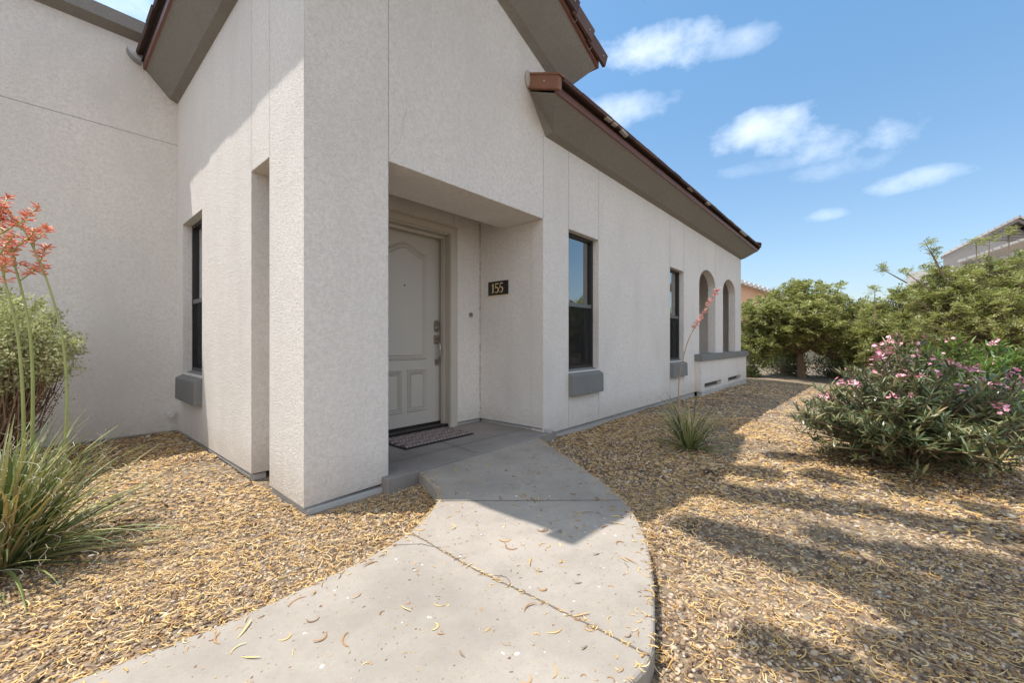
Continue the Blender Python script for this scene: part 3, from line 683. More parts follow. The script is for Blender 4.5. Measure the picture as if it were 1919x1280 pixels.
def moulding(mb, pts, y, w=.018, h=.012, close=True):
    """raised bead following pts (x,z) on plane y, facing -y"""
    P = [Vector((p[0], p[1])) for p in pts]; n = len(P); L = []
    for i in range(n):
        a, b, c = P[i - 1], P[i], P[(i + 1) % n]; d1 = (b - a).normalized(); d2 = (c - b).normalized(); d = (d1 + d2).normalized(); nrm = Vector((-d.y, d.x)); k = 1 / max(.5, nrm.dot(Vector((-d1.y, d1.x))))
        L.append((b, nrm * k))
    prof = [(-w, 0), (-w * .5, h), (0, h * .2), (w * .4, h * .9), (w, 0)]
    vs = []
    for off, hh in prof: vs += [((b + nn * off).x, y - hh - .0003, (b + nn * off).y) for b, nn in L]
    fs = [(k * n + i, k * n + (i + 1) % n, (k + 1) * n + (i + 1) % n, (k + 1) * n + i) for k in range(len(prof) - 1) for i in range(n)]
    mb.add(vs, fs)
cxd = (dx0 + dx1) / 2
def topcurve(x0, x1, zc, za, n=28):
    o = []
    for i in range(n + 1):
        s = -1 + 2 * i / n; k = .5 + .5 * cos(pi * min(1, abs(s) * 1.08)); o.append((cxd + (x1 - cxd) * s, zc + (za - zc) * k))
    return o[::-1]
moulding(dr, [(2.145, .735), (2.66, .735)] + topcurve(2.145, 2.66, 1.80, 1.885), dy)
moulding(dr, [(2.175, .765), (2.63, .765)] + topcurve(2.175, 2.63, 1.77, 1.852), dy, .008, .006)
for a, b in ((2.145, 2.357), (2.448, 2.66)):
    moulding(dr, [(a, .205), (b, .205), (b, .605), (a, .605)], dy); moulding(dr, [(a + .028, .233), (b - .028, .233), (b - .028, .577), (a + .028, .577)], dy, .009, .008)
door = dr.build('door', MDOOR, H)
sw = MB().box(dx0, dx1, dy - .008, dy + .02, .03, .05); sw.build('door_sweep', MBRONZE, door)
ph = MB().tube([(cxd, dy - .004, 1.47), (cxd, dy + .01, 1.47)], .008, 12); ph.build('peephole', MBRONZE, door)
db = MB(); X = 2.80
def stad(mb, x, z, w, h, y0, y1, n=16):
    pts = []
    for i in range(n): a = 2 * pi * i / n; pts.append((x + w * cos(a) * .5, z + (h - w) * .5 * (1 if sin(a) >= 0 else -1) + w * .5 * sin(a)))
    mb.prism(pts, 'y', y0, y1)
stad(db, X, 1.072, .062, .125, dy - .022, dy); db.tube([(X, dy - .022, 1.048), (X, dy - .04, 1.048)], .019, 14)
for i in range(5): a_ = 2 * pi * i / 5; db.sphere((X + .016 * cos(a_), dy - .023, 1.098 + .016 * sin(a_)), .0052, 6, 4)
db.build('deadbolt', MBRASS, door)
hd = MB(); hd.box(X - .031, X + .031, dy - .016, dy, .885, .975); hd.box(X - .018, X + .022, dy - .016, dy, .655, .715); hd.tube([(X, dy - .016, .945), (X, dy - .045, .952), (X, dy - .06, .965)], .009, 8)
hd.tube([(X + .004, dy - .014, .905), (X + .004, dy - .045, .902), (X + .004, dy - .062, .875), (X + .004, dy - .066, .82), (X + .004, dy - .06, .75), (X + .004, dy - .04, .71), (X + .004, dy - .012, .69)], [.008, .009, .010, .011, .010, .009, .008], 10)
hd.build('door_handle', MBRASS, door, bevel=.0)
bl = MB().tube([(3.15, 3.342, 1.203), (3.15, 3.36, 1.203)], .024, 20).tube([(3.15, 3.336, 1.203), (3.15, 3.345, 1.203)], .011, 14); bl.build('doorbell', MBRASS, H)

# number plaque on the porch side wall (faces -x)
sg_ = thing('house_number_sign', 'black rectangular plaque with gold numerals 155 on the porch side wall', 'sign', (3.29, 3.072, 1.415))
MB().box(3.288, 3.2985, 2.925, 3.219, 1.415, 1.566).build('plaque', MBLACK, sg_, bevel=.002)
rim = MB().box(3.2870, 3.2975, 2.921, 3.223, 1.409, 1.4145); rim.build('plaque_edge', MGOLD, sg_)
def ribbon(pts, wds, flip=1):
    mb = MB(); P = [Vector((p[0], p[1])) for p in pts]; n = len(P); L = []
    for i in range(n):
        d = (P[min(i + 1, n - 1)] - P[max(i - 1, 0)]).normalized(); s = Vector((-d.y, d.x)) * wds[i] * .5; L += [P[i] + s, P[i] - s]
    return L, [(2 * i, 2 * i + 1, 2 * i + 3, 2 * i + 2) for i in range(n - 1)]
def glyph(c, y_left, z0, h):
    mb = MB()
    def put(pts, wds):
        L, F = ribbon(pts, wds); n = len(L)
        mb.add([(3.2872, y_left - p.x * h, z0 + p.y * h) for p in L] + [(3.2845, y_left - p.x * h, z0 + p.y * h) for p in L], F + [tuple(i + n for i in f) for f in F])
    if c == '1':
        put([(.22, 0), (.22, 1)], [.15, .15]); put([(.22, .97), (.12, .86), (.02, .80)], [.10, .07, .03]); put([(.04, .03), (.40, .03)], [.06, .06])
    else:
        put([(.12, .97), (.52, .97)], [.12, .10]); put([(.14, .98), (.10, .55)], [.07, .07])
        pts = [(.10 + .0, .55)]; a = [150, 120, 90, 60, 30, 0, -30, -60, -90, -120, -145]
        pts = [(.24 + .27 * cos(radians(t)), .31 + .29 * sin(radians(t))) for t in a]; put(pts, [.04, .07, .09, .11, .14, .15, .14, .11, .08, .07, .06])
    return mb
for c, yl in (('1', 3.165), ('5', 3.115), ('5', 3.05)):
    glyph(c, yl, 1.44, .102).build('numeral', MGOLD, sg_)

# door mat
dm = thing('door_mat', 'black door mat with beige woven braid pattern in front of the door', 'door mat', (2.39, 3.145, 0.0))
mx0, mx1, my0, my1 = 2.0, 2.78, 2.915, 3.375
MB().box(mx0, mx1, my0, my1, .0025, .012).build('mat_backing', MRUBBER, dm, bevel=.003)
pm = MB(); nb = 8; bh = (my1 - my0 - .03) / nb
for j in range(nb):
    y0 = my0 + .015 + j * bh
    if j % 2 == 0:
        nx = 20; wd = (mx1 - mx0 - .03) / nx
        for i in range(nx):
            x = mx0 + .015 + i * wd; sh = .020 * (1 if j % 4 == 0 else -1)
            x_a, x_b = x + .004, x + wd - .004; g = .004
            xa0, xa1 = max(mx0 + .01, min(mx1 - .01, x_a)), max(mx0 + .01, min(mx1 - .01, x_b)); xb0, xb1 = max(mx0 + .01, min(mx1 - .01, x_a + sh)), max(mx0 + .01, min(mx1 - .01, x_b + sh))
            pm.add([(xa0, y0 + g, .0135), (xa1, y0 + g, .0135), (xb1, y0 + bh - g, .0135), (xb0, y0 + bh - g, .0135)], [(0, 1, 2, 3)])
    else:
        for k in range(3):
            nx = 6; wd = (mx1 - mx0 - .03) / nx; yy = y0 + k * bh / 3
            for i in range(nx):
                x = mx0 + .015 + (i + .33 * k) * wd; s = .035
                xa, xb = x, min(mx1 - .015, x + wd - .018)
                if xb <= xa: continue
                pm.add([(xa, yy + .003, .0135), (xb, yy + .003, .0135), (xb, yy + bh / 3 - .003, .0135), (xa, yy + bh / 3 - .003, .0135)], [(0, 1, 2, 3)])
pm.build('woven_pattern', MMAT, dm)

# capped pipe stub low on the left wall
pp = thing('pipe_stub', 'small white capped pipe stub low on the set-back wall by the corner', 'pipe', (.95, YL, .10))
MB().tube([(.935, YL, .115), (.935, YL - .075, .115)], .022, 12).build('pipe', MPVC, pp, smooth=False)
MB().tube([(.935, YL - .07, .115), (.935, YL - .085, .115)], .028, 12).build('pipe_cap', MPVC, pp)

# ------------------------------------------------------------------ gravel and pod litter
from bisect import bisect
def in_poly(P, poly):
    x, y = P[:, 0], P[:, 1]; c = np.zeros(len(P), bool); n = len(poly)
    for i in range(n):
        x0, y0 = poly[i]; x1, y1 = poly[(i + 1) % n]
        if y0 == y1: continue
        cc = ((y0 > y) != (y1 > y)) & (x < (x1 - x0) * (y - y0) / (y1 - y0) + x0); c ^= cc
    return c
def blocked(P):
    x, y = P[:, 0], P[:, 1]
    b = (x > X0 + .02) & (y > D0 + .02) & (x < XE) | (y > YL) & (x < X0 + .1) | (x > X0) & (x < 3.34) & (y > 2.38) & (y < D0 + .1) | (x > 7.98) & (x < XE + .07) & (y > D0 - .12)
    return b | (y > D0) & (x > X0)
def scatter(n, r0, r1, ang=66):
    R = np.sqrt(rng.uniform(r0 * r0, r1 * r1, n)); A = rng.uniform(-radians(ang), radians(ang), n) if r0 > 1.0 else rng.uniform(-pi, pi, n)
    x = FW.x * R * np.cos(A) + RT.x * R * np.sin(A); y = FW.y * R * np.cos(A) + RT.y * R * np.sin(A)
    P = np.stack([x, y], 1); return P[~blocked(P)]
OUTW = np.array(walk_poly)
def offwalk(P, keep=0): return P[~in_poly(P, walk_poly)]
# stones: squashed icosahedra
t_ = (1 + 5 ** .5) / 2
ICO = unit(np.array([(-1, t_, 0), (1, t_, 0), (-1, -t_, 0), (1, -t_, 0), (0, -1, t_), (0, 1, t_), (0, -1, -t_), (0, 1, -t_), (t_, 0, -1), (t_, 0, 1), (-t_, 0, -1), (-t_, 0, 1)]))
ICF = np.array([(0, 11, 5), (0, 5, 1), (0, 1, 7), (0, 7, 10), (0, 10, 11), (1, 5, 9), (5, 11, 4), (11, 10, 2), (10, 7, 6), (7, 1, 8), (3, 9, 4), (3, 4, 2), (3, 2, 6), (3, 6, 8), (3, 8, 9), (4, 9, 5), (2, 4, 11), (6, 2, 10), (8, 6, 7), (9, 8, 1)])
def stones(P, s):
    n = len(P); V = ICO[None] * (1 + rng.uniform(-.25, .25, (n, 12, 1))); sc = np.stack([s, s * rng.uniform(.6, 1, n), s * rng.uniform(.4, .7, n)], 1)[:, None]
    V = V * sc; a = rng.uniform(0, 2 * pi, n); tl = rng.uniform(-.5, .5, n)
    c, s_ = np.cos(tl)[:, None], np.sin(tl)[:, None]; V = np.stack([V[..., 0] * c - V[..., 2] * s_, V[..., 1], V[..., 0] * s_ + V[..., 2] * c], -1)
    c, s_ = np.cos(a)[:, None], np.sin(a)[:, None]; V = np.stack([V[..., 0] * c - V[..., 1] * s_, V[..., 0] * s_ + V[..., 1] * c, V[..., 2]], -1)
    V[..., 0] += P[:, 0:1]; V[..., 1] += P[:, 1:2]; V[..., 2] += (gz(P[:, 0], P[:, 1]) + s * .15)[:, None]
    F = ICF[None] + (np.arange(n) * 12)[:, None, None]; return V.reshape(-1, 3), F.reshape(-1, 3)
def bare(P):
    x, y = P[:, 0], P[:, 1]; n_ = np.sin(x * 1.9 + .7 * np.sin(y * 2.3) + 2.1) * np.cos(y * 2.2 + .8 * np.sin(x * 1.7)) + .35 * np.sin(x * 5.3 + y * 4.1)
    return sstep(.35, .85, n_)
lbs = LB()
for (n, r0, r1, smin, smax) in ((10000, 0, 1.25, .004, .010), (40000, 1.25, 3.0, .004, .0105), (46000, 3.0, 6.0, .007, .015), (26000, 6.0, 12.0, .011, .022)):
    P = offwalk(scatter(n, r0, r1)); P = P[rng.random(len(P)) < 1 - .75 * bare(P)]; s = rng.uniform(smin, smax, len(P)) * (1 + .8 * (rng.random(len(P)) > .96)); V, F = stones(P, s); lbs.raw(V, T=F)
tag(lbs.build('gravel', MSTONE), 'tan and grey gravel stones spread over the yard', 'gravel', kind='stuff')

def pods(P, z, L, wd, seg, tilt=.12):
    """curved tapering three-sided pods, vectorised"""
    n = len(P); arc = rng.uniform(.2, 1.0, n) ** 1.5 * 3.6 * np.sign(rng.random(n) - .5); a0 = rng.uniform(0, 2 * pi, n)
    tt = np.linspace(0, 1, seg + 1)
    ang = a0[:, None] + arc[:, None] * (tt[None] - .5); st = L[:, None] / seg
    cx = np.concatenate([np.zeros((n, 1)), np.cumsum(np.cos(ang[:, :-1]) * st, 1)], 1); cy = np.concatenate([np.zeros((n, 1)), np.cumsum(np.sin(ang[:, :-1]) * st, 1)], 1)
    cx -= cx.mean(1, keepdims=True); cy -= cy.mean(1, keepdims=True)
    tx, ty = rng.normal(0, tilt, (n, 1)), rng.normal(0, tilt, (n, 1))
    cz = cx * tx + cy * ty; cz -= cz.min(1, keepdims=True); cz += z[:, None]
    nx, ny = -np.sin(ang), np.cos(ang); r = wd[:, None] * (np.sin(np.pi * (tt[None] * .9 + .05)) ** .6)
    tw = rng.uniform(.3, 1, (n, 1))
    rings = []
    for (o, h) in ((-1, 0), (0, 1), (1, 0)):
        rings.append(np.stack([P[:, :1] + cx + nx * r * o * .5, P[:, 1:2] + cy + ny * r * o * .5, cz + r * h * .55 * tw + .0005], -1))
    V = np.stack(rings, 2)                          # n, seg+1, 3, 3
    base = (np.arange(n) * (seg + 1) * 3)[:, None, None]; i = (np.arange(seg) * 3)[None, :, None]
    Q = np.concatenate([base + i + np.array([[0, 1, 4, 3]])[None], base + i + np.array([[1, 2, 5, 4]])[None]], 1)
    return V.reshape(-1, 3), Q.reshape(-1, 4)
lbp = LB()
for (n, r0, r1, l0, l1, w0, seg) in ((7500, 0, 1.25, .012, .065, .0040, 6), (33000, 1.25, 3.0, .010, .065, .0040, 6), (46000, 3.0, 6.0, .025, .07, .0075, 4), (34000, 6.0, 13.0, .04, .10, .011, 3)):
    P = offwalk(scatter(n, r0, r1)); m = len(P)
    # clumpy: denser in drifts, thin where soil shows
    dn = np.sin(P[:, 0] * 2.3 + 1) * np.cos(P[:, 1] * 2.9 - P[:, 0] * .8) * .5 + .5
    P = P[rng.random(m) < (.45 + .55 * dn) * (1 - .6 * bare(P))]; m = len(P)
    V, Q = pods(P, gz(P[:, 0], P[:, 1]) + rng.uniform(.002, .014, m), l0 + (l1 * 1.15 - l0) * rng.random(m) ** 1.7, w0 * rng.uniform(.6, 1.2, m), seg); lbp.raw(V, Q=Q)
# pods and crumbs spilling over the edges of the concrete and caught in its joint
E = []
for i in range(len(walk_poly)):
    p, q = Vector(walk_poly[i]), Vector(walk_poly[(i + 1) % len(walk_poly)]); L_ = (q - p).length
    if (p.y > 2.37 and q.y > 2.37) or L_ > 3: continue
    inn = (Vector(inner[i]) - p).normalized()
    for k in range(int(L_ * 110)): E.append(p.lerp(q, random.random()) + inn * random.expovariate(1 / .022))
E = np.array([tuple(e) for e in E if in_poly(np.array([tuple(e)]), walk_poly)[0]]); m = len(E)
V, Q = pods(E, np.full(m, WZ + .001), rng.uniform(.006, .04, m), .004 * rng.uniform(.6, 1.2, m), 5); lbp.raw(V, Q=Q)
J = [at(770, 999, WZ), at(890, 1068, WZ), at(1000, 1120, WZ), at(1222, 1231, WZ)]; E = []
for a_, b_ in zip(J, J[1:]):
    for k in range(26): q = a_.lerp(b_, random.random()); E.append((q.x + random.gauss(0, .006), q.y + random.gauss(0, .006)))
E = np.array(E); m = len(E); V, Q = pods(E, np.full(m, WZ + .002), rng.uniform(.005, .035, m), .004 * rng.uniform(.5, 1.1, m), 5); lbp.raw(V, Q=Q)
P = np.stack([rng.uniform(-.6, 3.2, 5200), rng.uniform(-.5, 2.36, 5200)], 1); P = P[in_poly(P, walk_poly)]; m = len(P)
V, Q = pods(P, np.full(m, WZ + .0006), rng.uniform(.002, .011, m), .0028 * rng.uniform(.5, 1.3, m), 2); lbp.raw(V, Q=Q)
tag(lbp.build('pod_litter', MPOD, smooth=True), 'dry curled tan seed pods littering the gravel', 'seed pods', kind='stuff')

# pods lying on the concrete: 300 objects of their own from a few shapes
mpw, tpw, ppw = mat('walk_pod')
tpw.links.new(ramp(tpw, N(tpw, 'ShaderNodeObjectInfo').outputs['Random'], [(0, (.16, .07, .03)), (.3, (.36, .19, .07)), (.6, (.54, .33, .12)), (1, (.66, .48, .20))]), ppw.inputs['Base Color']); ppw.inputs['Roughness'].default_value = .6
protos = []
for k in range(14):
    L = np.array([random.choice((.03, .04, .05, .065, .08))]); V, Q = pods(np.zeros((1, 2)), np.zeros(1), L, np.array([.0055 + .002 * random.random()]), 9, .10)
    me = np_mesh('fallen_pod', V, [Q], True); me.materials.append(mpw if k else MTWIG); protos.append(me)
xs = [p[0] for p in walk_poly]; ys = [p[1] for p in walk_poly]
cnt = 0
while cnt < 290:
    x, y = random.uniform(-.5, 3.1), random.uniform(-.4, 2.35)
    if not in_poly(np.array([[x, y]]), walk_poly)[0]: continue
    if x * FW.x + y * FW.y < .9: continue
    o = bpy.data.objects.new('fallen_pod', random.choice(protos)); COL.objects.link(o); o.location = (x, y, WZ + .0005); o.rotation_euler = (0, 0, random.uniform(0, 6.28)); s = .35 + .75 * random.random() ** 1.3; o.scale = (s, s, s)
    shaded = y > 1.08 and (x > 1.66 or y > 2.46 - (x - 1.0) * 1.14)
    tag(o, ('long' if s > .8 else 'short') + ' curled tan seed pod on the ' + ('shaded part of the walkway by the porch' if shaded else 'sunlit part of the walkway'), 'seed pod', 'seed pods fallen on the walkway'); cnt += 1
for (x, y) in ((2.05, 2.50), (2.5, 2.62), (2.9, 2.85), (2.35, 3.0), (1.9, 2.6), (2.7, 3.42)):
    o = bpy.data.objects.new('fallen_pod', random.choice(protos)); COL.objects.link(o); o.location = (x, y, .0145 if (y > 2.9 and x < 2.78) else .003); o.rotation_euler = (0, 0, random.uniform(0, 6.28)); o.scale = (.6, .6, .6)
    tag(o, 'short tan seed pod blown onto ' + ('the patterned door mat' if (y > 2.9 and x < 2.78) else 'the bare shaded porch slab'), 'seed pod', 'seed pods blown onto the porch')

# ------------------------------------------------------------------ plants
def rosette(name, label, f, r, nleaf, L, wd, seed, fib=True, fol=True):
    rs = np.random.default_rng(seed); c = world(f, r); c.z = float(gz(c.x, c.y)); root = thing(name, label, 'yucca', c)
    lb = LB(); fb = MB()
    for i in range(nleaf):
        az = rs.uniform(0, 2 * pi); el = radians(rs.uniform(48, 89) if rs.random() > .22 else rs.uniform(5, 35)); ln = L * rs.uniform(.55, 1.1); w_ = wd * rs.uniform(.6, 1.2)
        b0 = np.array(c) + np.array([cos(az), sin(az), 0]) * rs.uniform(0, .09) * (L / .6); n = 9
        h = np.array([cos(az), sin(az), 0]); s = np.array([-sin(az), cos(az), 0]); p = b0.copy(); e = el; pts = []; curl = rs.uniform(.1, 1.1); side = rs.uniform(-.4, .4)
        for k in range(n + 1):
            tt = k / n; pts.append((p.copy(), w_ * (1 - .88 * tt ** 1.5), e)); d = h * cos(e) + np.array([0, 0, 1]) * sin(e) + s * side * tt
            p = p + unit(d) * ln / n; e -= curl / n * (.4 + 1.4 * tt)
        V = []
        for (q, ww, e_) in pts:
            up = -h * sin(e_) + np.array([0, 0, 1]) * cos(e_)
            V += [q - s * ww * .5 + up * ww * .28, q, q + s * ww * .5 + up * ww * .28]
        V = np.array(V); V[:, 2] = np.maximum(V[:, 2], c.z + .008)
        k = np.arange(n).reshape(-1, 1) * 3; lb.raw(V, Q=np.concatenate([k + [0, 1, 4, 3], k + [1, 2, 5, 4]], 0))
        if fib and rs.random() < .55:
            q = Vector(pts[rs.integers(4, n)][0]); pr = rs.uniform(.02, .05); ph0 = rs.uniform(0, 6.28)
            fb.tube([q + Vector((cos(ph0 + j * .9) * pr * (j / 6), sin(ph0 + j * .9) * pr * (j / 6), .012 * j - .02)) for j in range(7)], .0011, 3, False)
    lb.build('foliage', ML_YUC, root)
    if fib: fb.build('fibre', MFIB, root)
    return root
def stalk(root, pts, r0, m, flower_from, nfl, fm, branches=0, seed=1, size=.02, name='flower_stalk'):
    rs = random.Random(seed); P = [Vector(p) for p in pts]
    # smooth interpolation
    Q = []
    for i in range(len(P) - 1):
        p0, p1, p2, p3 = P[max(i - 1, 0)], P[i], P[i + 1], P[min(i + 2, len(P) - 1)]
        for k in range(8):
            t = k / 8; Q.append(.5 * ((2 * p1) + (-p0 + p2) * t + (2 * p0 - 5 * p1 + 4 * p2 - p3) * t * t + (-p0 + 3 * p1 - 3 * p2 + p3) * t ** 3))
    Q.append(P[-1]); n = len(Q)
    mb = MB(); mb.tube(Q, [r0 * (1 - .7 * i / n) for i in range(n)], 8)
    for i in range(3, n, 4):                    # bracts
        a = rs.uniform(0, 6.28); mb.tube([Q[i], Q[i] + Vector((cos(a) * .012, sin(a) * .012, .02))], [r0 * .6, .0008], 5)
    axes = [(Q, int(n * flower_from))]
    for b in range(branches):
        i = int(n * (flower_from + (1 - flower_from) * (b + .3) / branches * .8)); a = rs.uniform(0, 6.28); L = rs.uniform(.10, .22)
        d = Vector((cos(a), sin(a), rs.uniform(.5, 1.6))).normalized(); B = [Q[i] + d * L * k / 8 + Vector((0, 0, -.10 * L * (k / 8) ** 2)) for k in range(9)]
        mb.tube(B, [r0 * .4] * 5 + [r0 * .3] * 4, 5); axes.append((B, 2))
    s = mb.build(name, m, root, smooth=True)
    fl = MB()
    for (A, i0) in axes:
        m_ = nfl if A is Q else max(8, nfl // 2)
        for k in range(m_):
            i = rs.randrange(i0, len(A)); t = rs.random(); q = A[i] if i == len(A) - 1 else A[i].lerp(A[i + 1], t)
            a = rs.uniform(0, 6.28); d = Vector((cos(a), sin(a), rs.uniform(-.2, .9))).normalized(); L = size * rs.uniform(.6, 1.3)
            fl.tube([q, q + d * L * .4, q + d * L * .8, q + d * L * 1.25], [size * .05, size * .11, size * .14, size * .07], 5)
    fl.build('blossom', fm, s if s else root)
    return s
Y1 = rosette('red_yucca', 'large grassy yucca with tall coral flower stalks at the left edge', 1.84, -2.30, 560, .66, .018, 3)
c = Y1.location
def wp_(px, py, f): return world(f, (px - 960) / FPX * f, CAM.z + (640 - py) / FPX * f)
stalk(Y1, [wp_(40, 960, 2.05), wp_(45, 800, 2.05), wp_(35, 640, 2.05), wp_(8, 520, 2.05), wp_(-15, 430, 2.05)], .0085, MSTALK, .72, 50, MCORAL, 6, 4, .026)
stalk(Y1, [wp_(55, 960, 2.15), wp_(62, 780, 2.15), wp_(58, 640, 2.15), wp_(40, 540, 2.15), wp_(8, 440, 2.15), wp_(-20, 395, 2.15)], .0085, MSTALK, .62, 60, MCORAL, 9, 9, .026)
stalk(Y1, [wp_(118, 920, 2.2), wp_(126, 760, 2.2), wp_(118, 640, 2.2), wp_(90, 530, 2.2), wp_(50, 440, 2.2), wp_(15, 400, 2.2)], .0075, MSTALK, .62, 60, MCORAL, 8, 14, .026)
Y2 = rosette('red_yucca', 'small sparse yucca with one leaning salmon flower stalk by the front wall', 3.86, 1.66, 170, .52, .015, 5)
stalk(Y2, [Y2.location + Vector((-.02, .05, .02)), wp_(1272, 730, 4.0), wp_(1285, 655, 4.0), wp_(1300, 618, 4.0), wp_(1320, 585, 4.0), wp_(1345, 543, 4.0)], .006, MSTALKD, .60, 120, MSALM, 0, 3, .026)
b = Y2.location
dd = MB(); 
dd.tube([wp_(1262, 800, 3.86), wp_(1225, 785, 3.8), wp_(1190, 788, 3.7), wp_(1150, 815, 3.55), wp_(1125, 850, 3.5), wp_(1118, 862, 3.5)], .0035, 6)
dd.tube([wp_(1310, 800, 3.86), wp_(1335, 788, 3.86), wp_(1385, 784, 3.86), wp_(1415, 785, 3.86)], .003, 6)
dd.build('dead_stalk', MSTALKD, Y2)

def frond_tufts(lb, C, U, nf, L, nl, ll, lw, rs, spread=.55):
    """pinnate leaves radiating from each tip centre C along up-vectors U"""
    m = len(C)
    for k in range(nf):
        az = rs.uniform(0, 2 * pi, m); tilt = rs.uniform(-.6, 1.25, m)
        D = unit(np.stack([np.cos(az) * np.cos(tilt), np.sin(az) * np.cos(tilt), np.sin(tilt)], 1) + U * .25)
        Sd = unit(np.cross(D, np.array([0, 0, 1.]) + rs.normal(0, .25, (m, 3)))); Nn = np.cross(Sd, D); ln = L * rs.uniform(.6, 1.15, m)
        for j in range(nl):
            t = (j + .6) / nl; P = C + D * (ln * t)[:, None] - np.array([0, 0, 1]) * (ln * .28 * t * t)[:, None]
            for sg in (-1, 1):
                d = unit(Sd * sg + D * .45 + rs.normal(0, .15, (m, 3))); lb.leaves(P, d, unit(Nn + rs.normal(0, .2, (m, 3))), ll * (1 - .35 * abs(t - .5)) * rs.uniform(.8, 1.2, m), lw)
def tree(name, label, cat, base, tip_fn, ntip, ntrunks, seed, trunk_r, fork, mleaf, frond, group=None, mb_=MBARK, limbs=9, spikes=()):
    rs = np.random.default_rng(seed); base = Vector(base); root = thing(name, label, cat, base, group)
    tips = tip_fn(rs, ntip); tips = np.array(tips)
    tr = MB(); br = MB()
    ctr = tips.mean(0)
    # main limbs by k-means-like picks
    ks = tips[rs.choice(len(tips), limbs, replace=False)]
    lab = np.argmin(((tips[:, None] - ks[None]) ** 2).sum(-1), 1)
    forks = []
    for tki in range(ntrunks):
        a = rs.uniform(0, 6.28); off = Vector((cos(a), sin(a), 0)) * (.0 if ntrunks == 1 else trunk_r * 1.5)
        fk = base + Vector((rs.normal(0, .08), rs.normal(0, .08), fork)) + off * 3
        mid = base.lerp(fk, .5) + off + Vector((rs.normal(0, .03), rs.normal(0, .03), 0))
        tr.tube([base + off - Vector((0, 0, .1)), base + off + Vector((0, 0, .02)), mid, fk], [trunk_r * 1.5, trunk_r * 1.15, trunk_r, trunk_r * .85], 10); forks.append(fk)
    for k in range(limbs):
        T = tips[lab == k]
        if len(T) == 0: continue
        c = Vector(T.mean(0)); fk = forks[k % ntrunks]; e = fk.lerp(c, .72); m1 = fk.lerp(e, .5) + Vector((rs.normal(0, .06), rs.normal(0, .06), .05))
        tr.tube([fk - Vector((0, 0, .03)), m1, e], [trunk_r * .62, trunk_r * .42, trunk_r * .26], 7)
        for t in T[:: 1]:
            t = Vector(t); q = m1.lerp(e, rs.uniform(.2, 1)); mm = q.lerp(t, .5) + Vector((rs.normal(0, .04), rs.normal(0, .04), rs.uniform(-.06, .04)))
            br.tube([q, mm, t], [trunk_r * .15, trunk_r * .10, trunk_r * .045], 4, False)
    tr.build('trunk', mb_, root, smooth=True); br.build('branches', MTWIG, root)
    lb = LB(); U = unit(tips - np.array(ctr)); frond_tufts(lb, tips, U, *frond, rs)
    lb.build('crown', mleaf, root)
    return root
def lobes(LBS, flat=.8, shell=.55):
    def fn(rs, n):
        o = []; w_ = np.array([l[3] ** 2 for l in LBS]); w_ = w_ / w_.sum()
        while len(o) < n:
            l = LBS[rs.choice(len(LBS), p=w_)]; d = unit(rs.normal(0, 1, 3)); 
            rr = l[3] * (shell + (1 - shell) * rs.random() ** .5) * (1 + .13 * sin(d[0] * 7 + l[0]) * cos(d[1] * 6 + d[2] * 5))
            o.append((l[0] + d[0] * rr, l[1] + d[1] * rr, l[2] + d[2] * rr * flat))
        return o
    return fn
def LP(px, py, f, r, df=0): q = wp_(px, py, f + df); return (q.x, q.y, q.z, r)
# small tree past the end of the wing
b1 = wp_(1503, 708, 12.2); b1.z = float(gz(b1.x, b1.y))
tree('small_tree', 'low spreading feathery tree with a bare brown trunk, beside the end of the house', 'tree', b1,
     lobes([LP(1450, 600, 12.2, .95), LP(1530, 580, 12.4, .95), LP(1500, 610, 11.9, 1.0), LP(1590, 610, 12.5, .8), LP(1420, 645, 12.0, .62), LP(1590, 650, 12.2, .6), LP(1475, 560, 12.6, .6), LP(1545, 552, 12.6, .55), LP(1500, 540, 12.3, .35), LP(1615, 590, 12.3, .5), LP(1420, 590, 12.2, .6), LP(1610, 650, 12.1, .5), LP(1500, 590, 12.2, .8), LP(1560, 620, 11.7, .8), LP(1422, 662, 11.9, .45), LP(1470, 655, 12.6, .5), LP(1605, 668, 12.4, .5), LP(1400, 625, 12.6, .5)], .8, .35), 1150, 1, 21, .095, .75,
     ML_TREE, (9, .24, 5, .075, .032), 'feathery trees beyond the house')
b2 = wp_(1660, 690, 10.5); b2.z = float(gz(b2.x, b2.y))
tree('small_tree', 'middle feathery tree between the low spreading tree and the tall one', 'tree', b2,
     lobes([LP(1660, 620, 10.5, .65), LP(1715, 585, 10.4, .7), LP(1700, 560, 10.4, .4), LP(1690, 640, 10.2, .8), LP(1650, 650, 10.6, .55), LP(1640, 580, 10.8, .3), LP(1740, 570, 10.5, .5)], .8, .35), 560, 2, 22, .09, .5,
     ML_TREE, (9, .21, 5, .065, .028), 'feathery trees beyond the house')
b3 = wp_(1880, 720, 8.0); b3.z = float(gz(b3.x, b3.y))
tree('small_tree', 'tallest feathery tree behind the oleanders at the right edge', 'tree', b3,
     lobes([LP(1860, 570, 8.0, .85), LP(1790, 590, 8.2, .7), LP(1920, 540, 8.2, .85), LP(1840, 610, 7.8, .8), LP(1940, 610, 8.0, .9), LP(1770, 540, 8.4, .42), LP(1850, 515, 8.5, .45), LP(1905, 505, 8.6, .36), LP(1755, 500, 8.6, .22),
            LP(1990, 560, 8.2, .9), LP(1725, 620, 8.0, .4), LP(1815, 520, 8.6, .3), LP(1925, 515, 8.3, .5), LP(1870, 540, 8.3, .6), LP(1820, 550, 8.3, .6), LP(1780, 530, 8.3, .45), LP(1860, 620, 7.6, .9), LP(1730, 570, 8.3, .35)], .85, .35), 1250, 3, 23, .09, .55,
     ML_TREE, (9, .17, 5, .05, .022), 'feathery trees beyond the house')
